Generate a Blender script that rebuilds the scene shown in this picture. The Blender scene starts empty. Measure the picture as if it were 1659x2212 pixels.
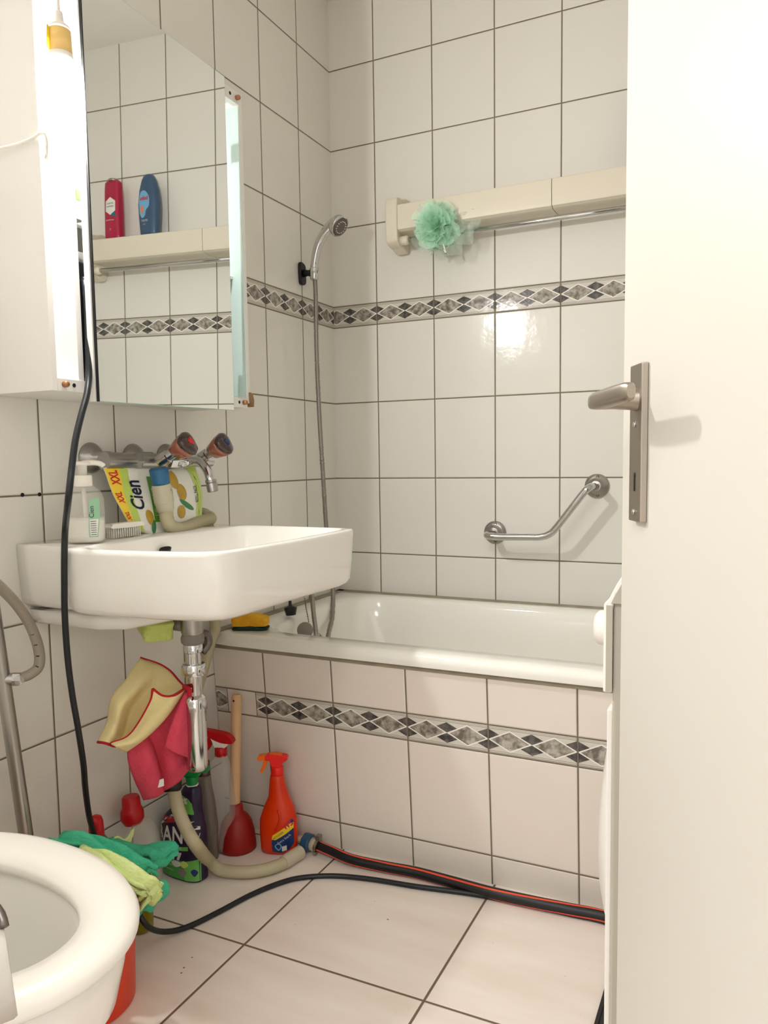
import bpy, bmesh, math, random
from mathutils import Vector, Matrix, noise
random.seed(7)
C = bpy.context.scene.collection
sc = bpy.context.scene
PI = math.pi

# ------------------------------------------------------------------ camera
F_PX, PX0, PY0 = 1659.246, 849.32, 1135.69
CAM = Vector((1.2938, -2.285, 0.9834))
PITCH, ROLL, YAW = -.0853, .0138, .4432
RM = (Matrix.Rotation(YAW, 3, 'Z') @ Matrix.Rotation(PITCH, 3, 'X') @ Matrix.Rotation(ROLL, 3, 'Y'))
cd = bpy.data.cameras.new('camera')
cam = bpy.data.objects.new('camera', cd); C.objects.link(cam)
cd.sensor_fit = 'HORIZONTAL'; cd.sensor_width = 36; cd.lens = 36 * F_PX / 1659
cd.shift_x = -(PX0 - 829.5) / 1659; cd.shift_y = (PY0 - 1106) / 1659
cd.clip_start = .02
r_, f_, u_ = RM.col[0], RM.col[1], RM.col[2]
m4 = Matrix(((r_[0], u_[0], -f_[0], CAM[0]), (r_[1], u_[1], -f_[1], CAM[1]), (r_[2], u_[2], -f_[2], CAM[2]), (0, 0, 0, 1)))
cam.matrix_world = m4
sc.camera = cam
def at(px, py, ax, val):
    """the point of the plane axis=val that the photograph shows at a pixel (for surveying the room)"""
    d = RM @ Vector(((px - PX0) / F_PX, 1, -(py - PY0) / F_PX))
    return CAM + d * ((val - CAM[ax]) / d[ax])

# ------------------------------------------------------------------ light
w = bpy.data.worlds.new('world'); sc.world = w; w.use_nodes = True
w.node_tree.nodes['Background'].inputs[0].default_value = (1.0, .985, .96, 1)
w.node_tree.nodes['Background'].inputs[1].default_value = 1.35
BULB = Vector((.2060, -1.2855, 1.618))
BULB_STRENGTH = 610.0
hl = bpy.data.lights.new('hall_ceiling_light', 'AREA'); hl.shape = 'DISK'; hl.size = .7; hl.energy = 16; hl.color = (1, .985, .96)
ho = bpy.data.objects.new('hall_ceiling_light', hl); C.objects.link(ho)
ho.location = (1.05, -3.15, 2.4); ho.rotation_euler = (math.radians(28), 0, 0)
sc.view_settings.view_transform = 'Standard'; sc.view_settings.look = 'None'
sc.view_settings.gamma = 1; sc.view_settings.use_curve_mapping = False
sc.view_settings.exposure = 0.32
sc.cycles.max_bounces = 14; sc.cycles.diffuse_bounces = 8; sc.cycles.glossy_bounces = 6
sc.cycles.transparent_max_bounces = 12
sc.cycles.sample_clamp_indirect = 6
sc.cycles.use_denoising = True

# ------------------------------------------------------------------ materials
def lin(c):
    return tuple((v / 12.92 if v <= .04045 else ((v + .055) / 1.055) ** 2.4) for v in c) + (1,)
def rgb(r, g, b): return lin((r / 255, g / 255, b / 255))
def mat(name, col, rough=.4, metal=0, trans=0, alpha=1, ior=1.45, bump=None, emit=None, coat=0, sub=0, var=None):
    m = bpy.data.materials.new(name); m.use_nodes = True
    nt = m.node_tree; b = nt.nodes['Principled BSDF']
    b.inputs['Base Color'].default_value = col if len(col) == 4 else rgb(*col)
    b.inputs['Roughness'].default_value = rough; b.inputs['Metallic'].default_value = metal
    b.inputs['Transmission Weight'].default_value = trans; b.inputs['IOR'].default_value = ior
    b.inputs['Alpha'].default_value = alpha; b.inputs['Coat Weight'].default_value = coat
    b.inputs['Subsurface Weight'].default_value = sub
    if sub: b.inputs['Subsurface Scale'].default_value = .01
    if emit:
        b.inputs['Emission Color'].default_value = emit[0]; b.inputs['Emission Strength'].default_value = emit[1]
    tc = nt.nodes.new('ShaderNodeTexCoord')
    if var:  # (second colour, scale): real mottling of the material
        n = nt.nodes.new('ShaderNodeTexNoise'); n.inputs['Scale'].default_value = var[1]; n.inputs['Detail'].default_value = 4
        nt.links.new(tc.outputs['Object'], n.inputs['Vector'])
        mx = nt.nodes.new('ShaderNodeMix'); mx.data_type = 'RGBA'
        mx.inputs[6].default_value = col if len(col) == 4 else rgb(*col); mx.inputs[7].default_value = rgb(*var[0])
        nt.links.new(n.outputs['Fac'], mx.inputs[0]); nt.links.new(mx.outputs[2], b.inputs['Base Color'])
    if bump:  # (scale, strength, distance)
        n = nt.nodes.new('ShaderNodeTexNoise'); n.inputs['Scale'].default_value = bump[0]; n.inputs['Detail'].default_value = 3
        nt.links.new(tc.outputs['Object'], n.inputs['Vector'])
        bp = nt.nodes.new('ShaderNodeBump'); bp.inputs['Strength'].default_value = bump[1]; bp.inputs['Distance'].default_value = bump[2]
        nt.links.new(n.outputs['Fac'], bp.inputs['Height']); nt.links.new(bp.outputs[0], b.inputs['Normal'])
    return m

class NT:
    def __init__(s, name):
        s.m = bpy.data.materials.new(name); s.m.use_nodes = True; s.t = s.m.node_tree
        s.b = s.t.nodes['Principled BSDF']
        g = s.t.nodes.new('ShaderNodeTexCoord'); s.co = g.outputs['Object']
        x = s.t.nodes.new('ShaderNodeSeparateXYZ'); s.t.links.new(s.co, x.inputs[0]); s.x, s.y, s.z = x.outputs
    def put(s, sock, v):
        if isinstance(v, (int, float)): sock.default_value = v
        elif isinstance(v, tuple): sock.default_value = v
        else: s.t.links.new(v, sock)
    def m_(s, op, a, b=0, c=0):
        n = s.t.nodes.new('ShaderNodeMath'); n.operation = op
        for i, v in enumerate((a, b, c)): s.put(n.inputs[i], v)
        return n.outputs[0]
    def mix(s, f, a, b):
        n = s.t.nodes.new('ShaderNodeMix'); n.data_type = 'RGBA'
        s.put(n.inputs[0], f); s.put(n.inputs[6], a); s.put(n.inputs[7], b); return n.outputs[2]
    def noise(s, scale, detail=2, vec=None, out='Fac'):
        n = s.t.nodes.new('ShaderNodeTexNoise'); n.inputs['Scale'].default_value = scale; n.inputs['Detail'].default_value = detail
        s.put(n.inputs['Vector'], vec or s.co); return n.outputs[out]
    def vec(s, x, y, z=0):
        n = s.t.nodes.new('ShaderNodeCombineXYZ')
        for i, v in enumerate((x, y, z)): s.put(n.inputs[i], v)
        return n.outputs[0]
    def ramp(s, v, a, b):  # 0 below a, 1 above b
        n = s.t.nodes.new('ShaderNodeMapRange'); s.put(n.inputs[0], v); n.inputs[1].default_value = a; n.inputs[2].default_value = b
        return n.outputs[0]

def tile_material(name, axis, u0, zb, bh, tile=(229, 227, 221), z_plain=None, tilt=.010):
    s = NT(name)
    U = s.m_('SUBTRACT', s.x if axis == 'x' else s.y, u0)
    z = s.z
    above = s.m_('GREATER_THAN', z, zb + bh)
    inb = s.m_('MULTIPLY', s.m_('GREATER_THAN', z, zb), s.m_('LESS_THAN', z, zb + bh))
    zz = s.m_('SUBTRACT', s.m_('SUBTRACT', z, zb), s.m_('MULTIPLY', above, bh))
    cu = s.m_('DIVIDE', U, .2); cv = s.m_('DIVIDE', zz, .2505)
    fu = s.m_('FRACT', s.m_('ADD', cu, 50)); fv = s.m_('FRACT', s.m_('ADD', cv, 50))
    du = s.m_('MULTIPLY', s.m_('SUBTRACT', .5, s.m_('ABSOLUTE', s.m_('SUBTRACT', fu, .5))), .2)
    dv = s.m_('MULTIPLY', s.m_('SUBTRACT', .5, s.m_('ABSOLUTE', s.m_('SUBTRACT', fv, .5))), .2505)
    vb = s.m_('ABSOLUTE', s.m_('SUBTRACT', z, zb + bh / 2))     # height from the border's centre line
    dvb = s.m_('SUBTRACT', bh / 2, vb)
    dv2 = s.m_('ADD', s.m_('MULTIPLY', inb, dvb), s.m_('MULTIPLY', s.m_('SUBTRACT', 1, inb), dv))
    d = s.m_('MINIMUM', du, dv2)
    grout = s.m_('SUBTRACT', 1, s.ramp(d, .0013, .0023))
    # border figure: large marbled lozenges and small dark ones between them
    fb = s.m_('FRACT', s.m_('ADD', s.m_('DIVIDE', U, .1), 50))
    dc = s.m_('MULTIPLY', s.m_('ABSOLUTE', s.m_('SUBTRACT', fb, .5)), .1)
    big = s.m_('ADD', s.m_('DIVIDE', dc, .049), s.m_('DIVIDE', vb, .0248))
    dj = s.m_('SUBTRACT', .05, dc)
    small = s.m_('ADD', s.m_('DIVIDE', dj, .0265), s.m_('DIVIDE', s.m_('ABSOLUTE', s.m_('SUBTRACT', vb, .0128)), .0122))
    isbig = s.m_('MULTIPLY', s.m_('LESS_THAN', big, .90), inb)
    isline = s.m_('MULTIPLY', s.m_('MULTIPLY', s.m_('GREATER_THAN', big, .90), s.m_('LESS_THAN', big, 1.03)), inb)
    issm = s.m_('MULTIPLY', s.m_('MULTIPLY', s.m_('LESS_THAN', small, 1), s.m_('GREATER_THAN', big, 1.03)), inb)
    band = s.m_('MULTIPLY', inb, s.m_('ADD', s.m_('MULTIPLY', s.m_('GREATER_THAN', vb, .0255), s.m_('LESS_THAN', vb, .0268)),
                                      s.m_('MULTIPLY', s.m_('GREATER_THAN', vb, .0290), s.m_('LESS_THAN', vb, .0302))))
    base = s.mix(s.noise(2.2, 3), rgb(*tile), rgb(tile[0] - 5, tile[1] - 6, tile[2] - 8))
    bt = s.mix(inb, base, rgb(208, 203, 193))
    marb = s.noise(70, 5); marb = s.ramp(marb, .38, .64)
    bt = s.mix(isbig, bt, s.mix(marb, rgb(104, 98, 89), rgb(184, 177, 166)))
    bt = s.mix(issm, bt, s.mix(marb, rgb(62, 59, 57), rgb(104, 100, 96)))
    bt = s.mix(isline, bt, rgb(236, 233, 226)); bt = s.mix(band, bt, rgb(150, 142, 130))
    if z_plain:
        pl = s.m_('MULTIPLY', inb, s.m_('MULTIPLY', s.m_('GREATER_THAN', s.x, z_plain[0]), s.m_('LESS_THAN', s.x, z_plain[1])))
        bt = s.mix(pl, bt, base)
        e = s.m_('MINIMUM', s.m_('ABSOLUTE', s.m_('SUBTRACT', s.x, z_plain[0])), s.m_('ABSOLUTE', s.m_('SUBTRACT', s.x, z_plain[1])))
        grout = s.m_('MAXIMUM', grout, s.m_('MULTIPLY', inb, s.m_('LESS_THAN', e, .0012)))
    gcol = s.mix(s.noise(30, 3), rgb(128, 118, 98), rgb(96, 87, 72))
    s.put(s.b.inputs['Base Color'], s.mix(grout, bt, gcol))
    s.put(s.b.inputs['Roughness'], s.m_('ADD', .13, s.m_('MULTIPLY', grout, .6)))
    # glaze: every tile sits at its own slight angle and waves a little
    iu = s.m_('FLOOR', s.m_('ADD', cu, 50)); iv = s.m_('FLOOR', s.m_('ADD', cv, 50))
    wn = s.t.nodes.new('ShaderNodeTexWhiteNoise'); wn.noise_dimensions = '3D'
    s.put(wn.inputs['Vector'], s.vec(iu, iv, inb))
    a = s.t.nodes.new('ShaderNodeVectorMath'); a.operation = 'SUBTRACT'; s.put(a.inputs[0], wn.outputs['Color']); a.inputs[1].default_value = (.5, .5, .5)
    b = s.t.nodes.new('ShaderNodeVectorMath'); b.operation = 'SCALE'; s.put(b.inputs[0], a.outputs[0]); b.inputs['Scale'].default_value = tilt
    g = s.t.nodes.new('ShaderNodeNewGeometry')
    c = s.t.nodes.new('ShaderNodeVectorMath'); c.operation = 'ADD'; s.put(c.inputs[0], g.outputs['Normal']); s.put(c.inputs[1], b.outputs[0])
    nz = s.t.nodes.new('ShaderNodeVectorMath'); nz.operation = 'NORMALIZE'; s.put(nz.inputs[0], c.outputs[0])
    edge = s.ramp(d, .001, .004)
    h = s.m_('ADD', s.m_('MULTIPLY', edge, .5), s.m_('MULTIPLY', s.noise(22, 3), .34))
    bp = s.t.nodes.new('ShaderNodeBump'); bp.inputs['Distance'].default_value = .0034; bp.inputs['Strength'].default_value = .8
    s.put(bp.inputs['Height'], h); s.put(bp.inputs['Normal'], nz.outputs[0]); s.put(s.b.inputs['Normal'], bp.outputs[0])
    return s.m

def floor_material():
    s = NT('floor_tiles')
    P = .3992
    cu = s.m_('DIVIDE', s.m_('SUBTRACT', s.x, .3675), P); cv = s.m_('DIVIDE', s.m_('SUBTRACT', s.y, -1.0721), P)
    def dist(c): 
        f = s.m_('FRACT', s.m_('ADD', c, 50)); return s.m_('MULTIPLY', s.m_('SUBTRACT', .5, s.m_('ABSOLUTE', s.m_('SUBTRACT', f, .5))), P)
    d = s.m_('MINIMUM', dist(cu), dist(cv))
    grout = s.m_('SUBTRACT', 1, s.ramp(d, .0020, .0032))
    st = s.t.nodes.new('ShaderNodeMapping'); st.inputs['Rotation'].default_value = (0, 0, .5); st.inputs['Scale'].default_value = (2.2, 9, 1); s.put(st.inputs[0], s.co)
    cl = s.noise(1.6, 6, st.outputs[0])
    base = s.mix(s.ramp(cl, .35, .7), rgb(240, 231, 223), rgb(231, 219, 208))
    # scuffs and crumbs
    sp = s.noise(55, 3); sk = s.m_('MULTIPLY', s.ramp(sp, .70, .76), s.ramp(s.noise(3.2, 2), .5, .62))
    base = s.mix(s.m_('MULTIPLY', sk, .5), base, rgb(120, 100, 84))
    v = s.t.nodes.new('ShaderNodeTexVoronoi'); v.inputs['Scale'].default_value = 17; s.put(v.inputs['Vector'], s.co)
    dot = s.m_('MULTIPLY', s.m_('LESS_THAN', v.outputs['Distance'], .035), s.m_('GREATER_THAN', s.noise(4.1, 1), .53))
    base = s.mix(s.m_('MULTIPLY', dot, .85), base, rgb(50, 34, 28))
    s.put(s.b.inputs['Base Color'], s.mix(grout, base, rgb(112, 96, 78)))
    s.put(s.b.inputs['Roughness'], s.m_('ADD', s.m_('ADD', .30, s.m_('MULTIPLY', cl, .15)), s.m_('MULTIPLY', grout, .4)))
    bp = s.t.nodes.new('ShaderNodeBump'); bp.inputs['Distance'].default_value = .002; bp.inputs['Strength'].default_value = .5
    s.put(bp.inputs['Height'], s.m_('ADD', s.m_('MULTIPLY', s.ramp(d, .0015, .004), .6), s.m_('MULTIPLY', cl, .5))); s.put(s.b.inputs['Normal'], bp.outputs[0])
    return s.m

M = {}
def mm(k, *a, **kw): M[k] = mat(k, *a, **kw); return M[k]
M['tile_back'] = tile_material('wall_tiles_back', 'x', .1611, 1.4252, .0684)
M['tile_left'] = tile_material('wall_tiles_left', 'y', -.1959, 1.4252, .0684)
M['tile_tub'] = tile_material('bath_front_tiles', 'x', .1605, .3219, .0672, tile=(231, 223, 214), z_plain=(.039, .130))
M['floor'] = floor_material()
mm('plaster', (236, 232, 225), .8, bump=(60, .2, .002))
mm('hall_floor', (150, 118, 88), .5)
mm('silicone', (168, 160, 140), .5, var=((120, 108, 84), 20))
mm('enamel', (240, 238, 231), .12, coat=.4)
mm('ceramic', (234, 231, 225), .1, coat=.3, bump=(3, .05, .004))
mm('white_lacquer', (240, 236, 229), .35)
mm('cabinet_white', (228, 226, 222), .45)
mm('door_paint', (217, 214, 206), .45, bump=(9, .10, .004), var=((215, 211, 201), 3))
mm('pale_mint', (204, 224, 218), .25)
mm('mirror', (243, 246, 245), .012, metal=1)
mm('glass_edge', (150, 200, 188), .3)
mm('chrome', (205, 205, 205), .09, metal=1)
mm('chrome_worn', (172, 169, 164), .3, metal=1, bump=(25, .15, .002))
mm('steel', (168, 158, 146), .38, metal=1)
mm('steel_dark', (120, 112, 108), .42, metal=1)
mm('flex_metal', (150, 145, 138), .3, metal=.85)
mm('black_rubber', (22, 22, 24), .4)
mm('cable_black', (20, 24, 27), .35, bump=(60, .1, .001))
mm('grey_rubber', (128, 122, 114), .5)
mm('black', (10, 10, 10), .6)
mm('brass', (178, 128, 92), .4, metal=.7)
mm('particleboard', (165, 128, 90), .8, bump=(120, .8, .003), var=((110, 80, 52), 90))
mm('white_plastic', (238, 234, 226), .35)
mm('cream_plastic', (222, 214, 196), .4)
mm('appliance_white', (244, 241, 235), .3)
mm('appliance_grey', (190, 184, 170), .5)
mm('beige_hose', (186, 178, 146), .5)
mm('beige_plastic', (190, 182, 160), .45)
mm('blue_plastic', (42, 100, 140), .4)
mm('blue_dark', (44, 78, 108), .4)
mm('red_plastic', (190, 12, 22), .35)
mm('red_head', (235, 30, 22), .35)
mm('orange_plastic', (240, 110, 10), .35)
mm('orange_bottle', (226, 62, 4), .22, sub=.15, var=((205, 40, 2), 14))
mm('rubber_red', (150, 24, 18), .45)
mm('bucket_red', (225, 60, 22), .35)
mm('wood', (222, 184, 140), .5, var=((206, 164, 120), 18))
mm('green_plastic', (10, 132, 62), .35)
mm('green_label', (70, 150, 62), .4)
mm('green_light', (104, 176, 84), .4)
mm('violet', (38, 26, 58), .3)
mm('label_white', (226, 224, 216), .45)
mm('label_mint', (150, 196, 160), .45)
mm('label_silver', (205, 205, 200), .4)
mm('label_red', (200, 34, 44), .45)
mm('label_blue', (24, 52, 104), .4)
mm('label_sky', (110, 168, 206), .4)
mm('label_yellow', (232, 196, 40), .4)
mm('ink_navy', (22, 28, 58), .5)
mm('ink_dark', (40, 34, 34), .5)
mm('ink_grey', (110, 116, 118), .5)
mm('clear_plastic', (226, 224, 216), .1, alpha=.26)
mm('clear_yellow', (206, 196, 90), .2, alpha=.8)
mm('grey_bottle', (120, 112, 104), .25, alpha=.85)
mm('olive_liquid', (128, 118, 12), .15, alpha=.93)
mm('bottle_green', (60, 118, 48), .3)
mm('soap_white', (232, 230, 222), .3, sub=.2)
mm('sponge_green', (188, 200, 112), .95, bump=(160, .8, .004))
mm('sponge_yellow', (250, 196, 48), .95, bump=(140, .9, .004), var=((205, 140, 22), 30))
mm('scour_dark', (34, 62, 50), .95, bump=(300, .8, .003))
mm('cloth_yellow', (234, 219, 166), .95, bump=(260, .6, .002), var=((224, 206, 146), 30))
mm('cloth_pink', (218, 78, 100), .95, bump=(240, .8, .003), var=((200, 58, 82), 40))
mm('hem_red', (178, 18, 36), .8)
mm('cloth_teal', (46, 160, 122), .95, bump=(200, .9, .003), var=((80, 190, 150), 40))
mm('cloth_lime', (196, 216, 128), .95, bump=(200, .9, .003), var=((222, 232, 170), 40))
mm('mint_net', (212, 248, 226), .8, alpha=.45, bump=(400, .5, .002))
mm('net_clear', (206, 222, 210), .6, alpha=.34)
mm('handle_amber', (166, 96, 74), .12, coat=.6, var=((120, 58, 44), 30))
mm('handle_dark', (60, 38, 36), .15, coat=.5)
mm('pouch_white', (232, 232, 222), .28, bump=(14, .4, .006))
mm('pouch_lime', (190, 212, 104), .28, bump=(14, .4, .006))
mm('pouch_yellow', (244, 210, 60), .28)
mm('olive_fruit', (200, 168, 60), .4, var=((170, 130, 40), 60))
mm('leaf', (66, 128, 84), .5)
mm('grass_green', (84, 148, 40), .4)
mm('shampoo_red', (168, 30, 66), .3)
mm('shampoo_blue', (58, 84, 112), .3)
mm('teal', (20, 110, 130), .4)
mm('coral', (214, 130, 96), .5)
mm('socket_tape', (226, 190, 118), .5, bump=(60, .5, .002))
mm('tape_yellow', (250, 214, 30), .5)
mm('bulb_glass', (255, 250, 240), .3, emit=(rgb(255, 254, 252), BULB_STRENGTH))
mm('water', (190, 200, 195), .03, alpha=.5, ior=1.33)
mm('paper', (188, 182, 174), .9, bump=(90, .4, .002))
mm('stripe_orange', (226, 80, 50), .4)
mm('transparent_hose', (150, 140, 124), .2, alpha=.85)

# ------------------------------------------------------------------ mesh helpers
def finish(name, bm, m, parent=None, smooth=True, bevel=None, sub=0, solid=None, autos=None, kind=None):
    me = bpy.data.meshes.new(name)
    bmesh.ops.recalc_face_normals(bm, faces=bm.faces)
    if autos:
        for e in bm.edges:
            if len(e.link_faces) == 2 and e.calc_face_angle(0) > math.radians(autos): e.smooth = False
    for f in bm.faces: f.smooth = smooth
    bm.to_mesh(me); bm.free()
    for x in (m if isinstance(m, list) else [m]): me.materials.append(M[x] if isinstance(x, str) else x)
    o = bpy.data.objects.new(name, me); C.objects.link(o)
    if parent:
        o.parent = parent; o.matrix_parent_inverse = Matrix.Translation(-parent_loc(parent))
    if solid:
        q = o.modifiers.new('solid', 'SOLIDIFY'); q.thickness = solid; q.offset = 0
    if bevel:
        q = o.modifiers.new('bevel', 'BEVEL'); q.width = bevel; q.segments = 3; q.limit_method = 'ANGLE'; q.angle_limit = .6
        o.modifiers.new('wn', 'WEIGHTED_NORMAL').keep_sharp = True
    if sub:
        q = o.modifiers.new('sub', 'SUBSURF'); q.levels = sub; q.render_levels = sub
    if kind: o['kind'] = kind
    return o
def parent_loc(p):
    return Vector(p.location) if p.type == 'EMPTY' else Vector((0, 0, 0))
def thing(name, loc, label, cat, group=None):
    o = bpy.data.objects.new(name, None); C.objects.link(o); o.location = loc; o.empty_display_size = .05
    o['label'] = label; o['category'] = cat
    if group: o['group'] = group
    return o
def tag(o, label, cat, group=None):
    o['label'] = label; o['category'] = cat
    if group: o['group'] = group
    return o
def struct(name, bm, m, label=None, cat='structure', **k):
    o = finish(name, bm, m, **k); o['kind'] = 'structure'
    if label: o['label'] = label; o['category'] = cat
    return o
def B(): return bmesh.new()
def box(bm, a, b, mat_i=0, M4=None):
    vs = [bm.verts.new((x, y, z)) for x in (a[0], b[0]) for y in (a[1], b[1]) for z in (a[2], b[2])]
    fs = [bm.faces.new([vs[i] for i in q]) for q in ((0, 1, 3, 2), (4, 6, 7, 5), (0, 4, 5, 1), (2, 3, 7, 6), (0, 2, 6, 4), (1, 5, 7, 3))]
    for f in fs: f.material_index = mat_i
    if M4 is not None: bmesh.ops.transform(bm, matrix=M4, verts=vs)
    return bm
def mkbox(a, b): return box(B(), a, b)
def frame_axes(d):
    d = d.normalized(); up = Vector((0, 0, 1)) if abs(d.z) < .95 else Vector((1, 0, 0))
    x = d.cross(up).normalized(); y = d.cross(x).normalized(); return x, y
def tube(bm, pts, r, n=14, caps=True, squash=1.0):
    pts = [Vector(p) for p in pts]; N = len(pts)
    rr = r if callable(r) else (lambda i: r)
    T = [(pts[min(i + 1, N - 1)] - pts[max(i - 1, 0)]).normalized() for i in range(N)]
    x, y = frame_axes(T[0]); rings = []
    for i in range(N):
        if i:
            q = T[i - 1].rotation_difference(T[i]); x = q @ x; y = q @ y
        rings.append([bm.verts.new(pts[i] + (x * math.cos(a) + y * math.sin(a) * squash) * rr(i)) for a in [2 * PI * k / n for k in range(n)]])
    for i in range(N - 1):
        for k in range(n): bm.faces.new((rings[i][k], rings[i][(k + 1) % n], rings[i + 1][(k + 1) % n], rings[i + 1][k]))
    if caps:
        bm.faces.new(rings[0]); bm.faces.new(rings[-1])
    return bm
def spline(pts, step=.01):
    P = [Vector(p) for p in pts]; P = [P[0] * 2 - P[1]] + P + [P[-1] * 2 - P[-2]]; out = []
    for i in range(1, len(P) - 2):
        n = max(2, int((P[i + 1] - P[i]).length / step))
        for k in range(n):
            t = k / n; a, b, c, d = P[i - 1], P[i], P[i + 1], P[i + 2]
            out.append(.5 * ((2 * b) + (c - a) * t + (2 * a - 5 * b + 4 * c - d) * t * t + (3 * b - a - 3 * c + d) * t ** 3))
    out.append(P[-2]); return out
def revolve(bm, prof, origin, axis=(0, 0, 1), n=32, cap=True):
    """prof: list of (distance along axis, radius)"""
    axis = Vector(axis).normalized(); x, y = frame_axes(axis); o = Vector(origin); rings = []
    for h, r in prof:
        rings.append([bm.verts.new(o + axis * h + (x * math.cos(a) + y * math.sin(a)) * max(r, 1e-5)) for a in [2 * PI * k / n for k in range(n)]])
    for i in range(len(rings) - 1):
        for k in range(n): bm.faces.new((rings[i][k], rings[i][(k + 1) % n], rings[i + 1][(k + 1) % n], rings[i + 1][k]))
    if cap: bm.faces.new(rings[0]); bm.faces.new(rings[-1])
    return bm
def loft(bm, rings, cap0=True, cap1=True):
    R = [[bm.verts.new(p) for p in r] for r in rings]
    n = len(R[0])
    for i in range(len(R) - 1):
        for k in range(n): bm.faces.new((R[i][k], R[i][(k + 1) % n], R[i + 1][(k + 1) % n], R[i + 1][k]))
    if cap0: bm.faces.new(R[0])
    if cap1: bm.faces.new(R[-1])
    return bm
def prism(bm, pts, o, ux, uy, th):
    """flat outline pts (a,b) in the frame o,ux,uy, thickness th centred on it"""
    o, ux, uy = Vector(o), Vector(ux).normalized(), Vector(uy).normalized(); n = ux.cross(uy)
    A = [bm.verts.new(o + ux * a + uy * b - n * th / 2) for a, b in pts]
    D = [bm.verts.new(o + ux * a + uy * b + n * th / 2) for a, b in pts]
    bm.faces.new(A); bm.faces.new(D[::-1])
    for i in range(len(pts)):
        j = (i + 1) % len(pts); bm.faces.new((A[i], A[j], D[j], D[i]))
    return bm
def smooth2(pts, n=6):
    P = [Vector((a, b)) for a, b in pts]; N = len(P); out = []
    for i in range(N):
        a, b, c, d = P[i - 1], P[i], P[(i + 1) % N], P[(i + 2) % N]
        for k in range(n):
            t = k / n; v = .5 * ((2 * b) + (c - a) * t + (2 * a - 5 * b + 4 * c - d) * t * t + (3 * b - a - 3 * c + d) * t ** 3)
            out.append((v.x, v.y))
    return out
def sheet(bm, cols, nu=14, nv=22, wob=.0, seed=0):
    """a cloth surface through columns of 3D control points"""
    def cr(P, t):
        n = len(P) - 1; t *= n; i = min(int(t), n - 1); t -= i
        a = P[i - 1] if i else P[0] * 2 - P[1]; d = P[i + 2] if i + 2 <= n else P[n] * 2 - P[n - 1]
        b, c = P[i], P[i + 1]
        return .5 * ((2 * b) + (c - a) * t + (2 * a - 5 * b + 4 * c - d) * t * t + (3 * b - a - 3 * c + d) * t ** 3)
    cols = [[Vector(p) for p in c] for c in cols]
    G = []
    for v in range(nv + 1):
        row = [cr(c, v / nv) for c in cols]
        line = []
        for u in range(nu + 1):
            p = cr(row, u / nu)
            if wob: p = p + Vector(noise.noise_vector(p * 18 + Vector((seed, 0, 0)))) * wob
            line.append(bm.verts.new(p))
        G.append(line)
    for v in range(nv):
        for u in range(nu): bm.faces.new((G[v][u], G[v][u + 1], G[v + 1][u + 1], G[v + 1][u]))
    return G
def text_mesh(s, size, bold=0, shear=0):
    cu = bpy.data.curves.new('t', 'FONT'); cu.body = s; cu.size = size; cu.align_x = 'CENTER'; cu.align_y = 'CENTER'
    cu.offset = bold; cu.shear = shear; cu.resolution_u = 3
    ob = bpy.data.objects.new('t', cu); me = bpy.data.meshes.new_from_object(ob)
    bpy.data.objects.remove(ob); bpy.data.curves.remove(cu); return me
def ribs(r, amp, per, step):
    return lambda i: r + amp * (1 if int(i * step / (per / 2)) % 2 else -1)

# ------------------------------------------------------------------ the room
XR, YN, ZC = 1.76, -2.06, 2.46
struct('floor', mkbox((-.1, -2.18, -.08), (XR + .1, .1, 0)), 'floor', smooth=False)
struct('wall_left', mkbox((-.1, -2.18, -.05), (0, .1, ZC + .05)), 'tile_left', smooth=False)
struct('wall_back', mkbox((0, 0, -.05), (XR + .1, .1, ZC + .05)), 'tile_back', smooth=False)
struct('wall_right', mkbox((XR, -2.18, -.05), (XR + .1, 0, ZC + .05)), 'tile_left', smooth=False)
bm = B()
box(bm, (0, YN - .12, 0), (.70, YN, ZC)); box(bm, (1.50, YN - .12, 0), (XR, YN, ZC)); box(bm, (.70, YN - .12, 2.04), (1.50, YN, ZC))
struct('wall_front', bm, 'tile_back', smooth=False)
struct('ceiling', mkbox((-.1, -2.18, ZC), (XR + .1, .1, ZC + .1)), 'plaster', smooth=False)
struct('floor_hall', mkbox((-.6, -4.3, -.08), (2.6, -2.18, 0)), 'hall_floor', smooth=False)
bm = B()
for a, b in (((.66, YN - .14, 0), (.715, YN + .015, 2.025)), ((1.485, YN - .14, 0), (1.54, YN + .015, 2.025)), ((.66, YN - .14, 2.025), (1.54, YN + .015, 2.08))): box(bm, a, b)
struct('trim_1', bm, 'white_lacquer', smooth=False, bevel=.004)
for y, z in ((at(48, 1069, 0, 0).y, at(48, 1069, 0, 0).z), (at(85, 1068, 0, 0).y, at(85, 1068, 0, 0).z)):
    bm = B(); revolve(bm, [(-.001, .004), (.0012, .004), (.0014, .0026)], (0, y, z), (1, 0, 0), 12)
    o = finish('screw_hole', bm, 'black', bpy.data.objects['wall_left'])

# tiled front of the bath, leaning in towards its foot
bm = B()
zt, zf = .507, 0
prof = [(-.689, zt), (-.651, zf), (-.60, zf), (-.60, zt)]
A = [bm.verts.new((.002, y, z)) for y, z in prof]; D = [bm.verts.new((1.72, y, z)) for y, z in prof]
bm.faces.new(A); bm.faces.new(D[::-1])
for i in range(4): bm.faces.new((A[i], A[(i + 1) % 4], D[(i + 1) % 4], D[i]))
struct('wall_bath_front', bm, 'tile_tub', smooth=False)
bm = B(); box(bm, (0, -.03, .533), (1.74, 0, .5435)); box(bm, (0, -.70, .533), (.03, 0, .5435)); box(bm, (.004, -.6915, .497), (1.72, -.66, .5075))
struct('trim_2', bm, 'silicone', smooth=False, bevel=.002)

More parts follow.
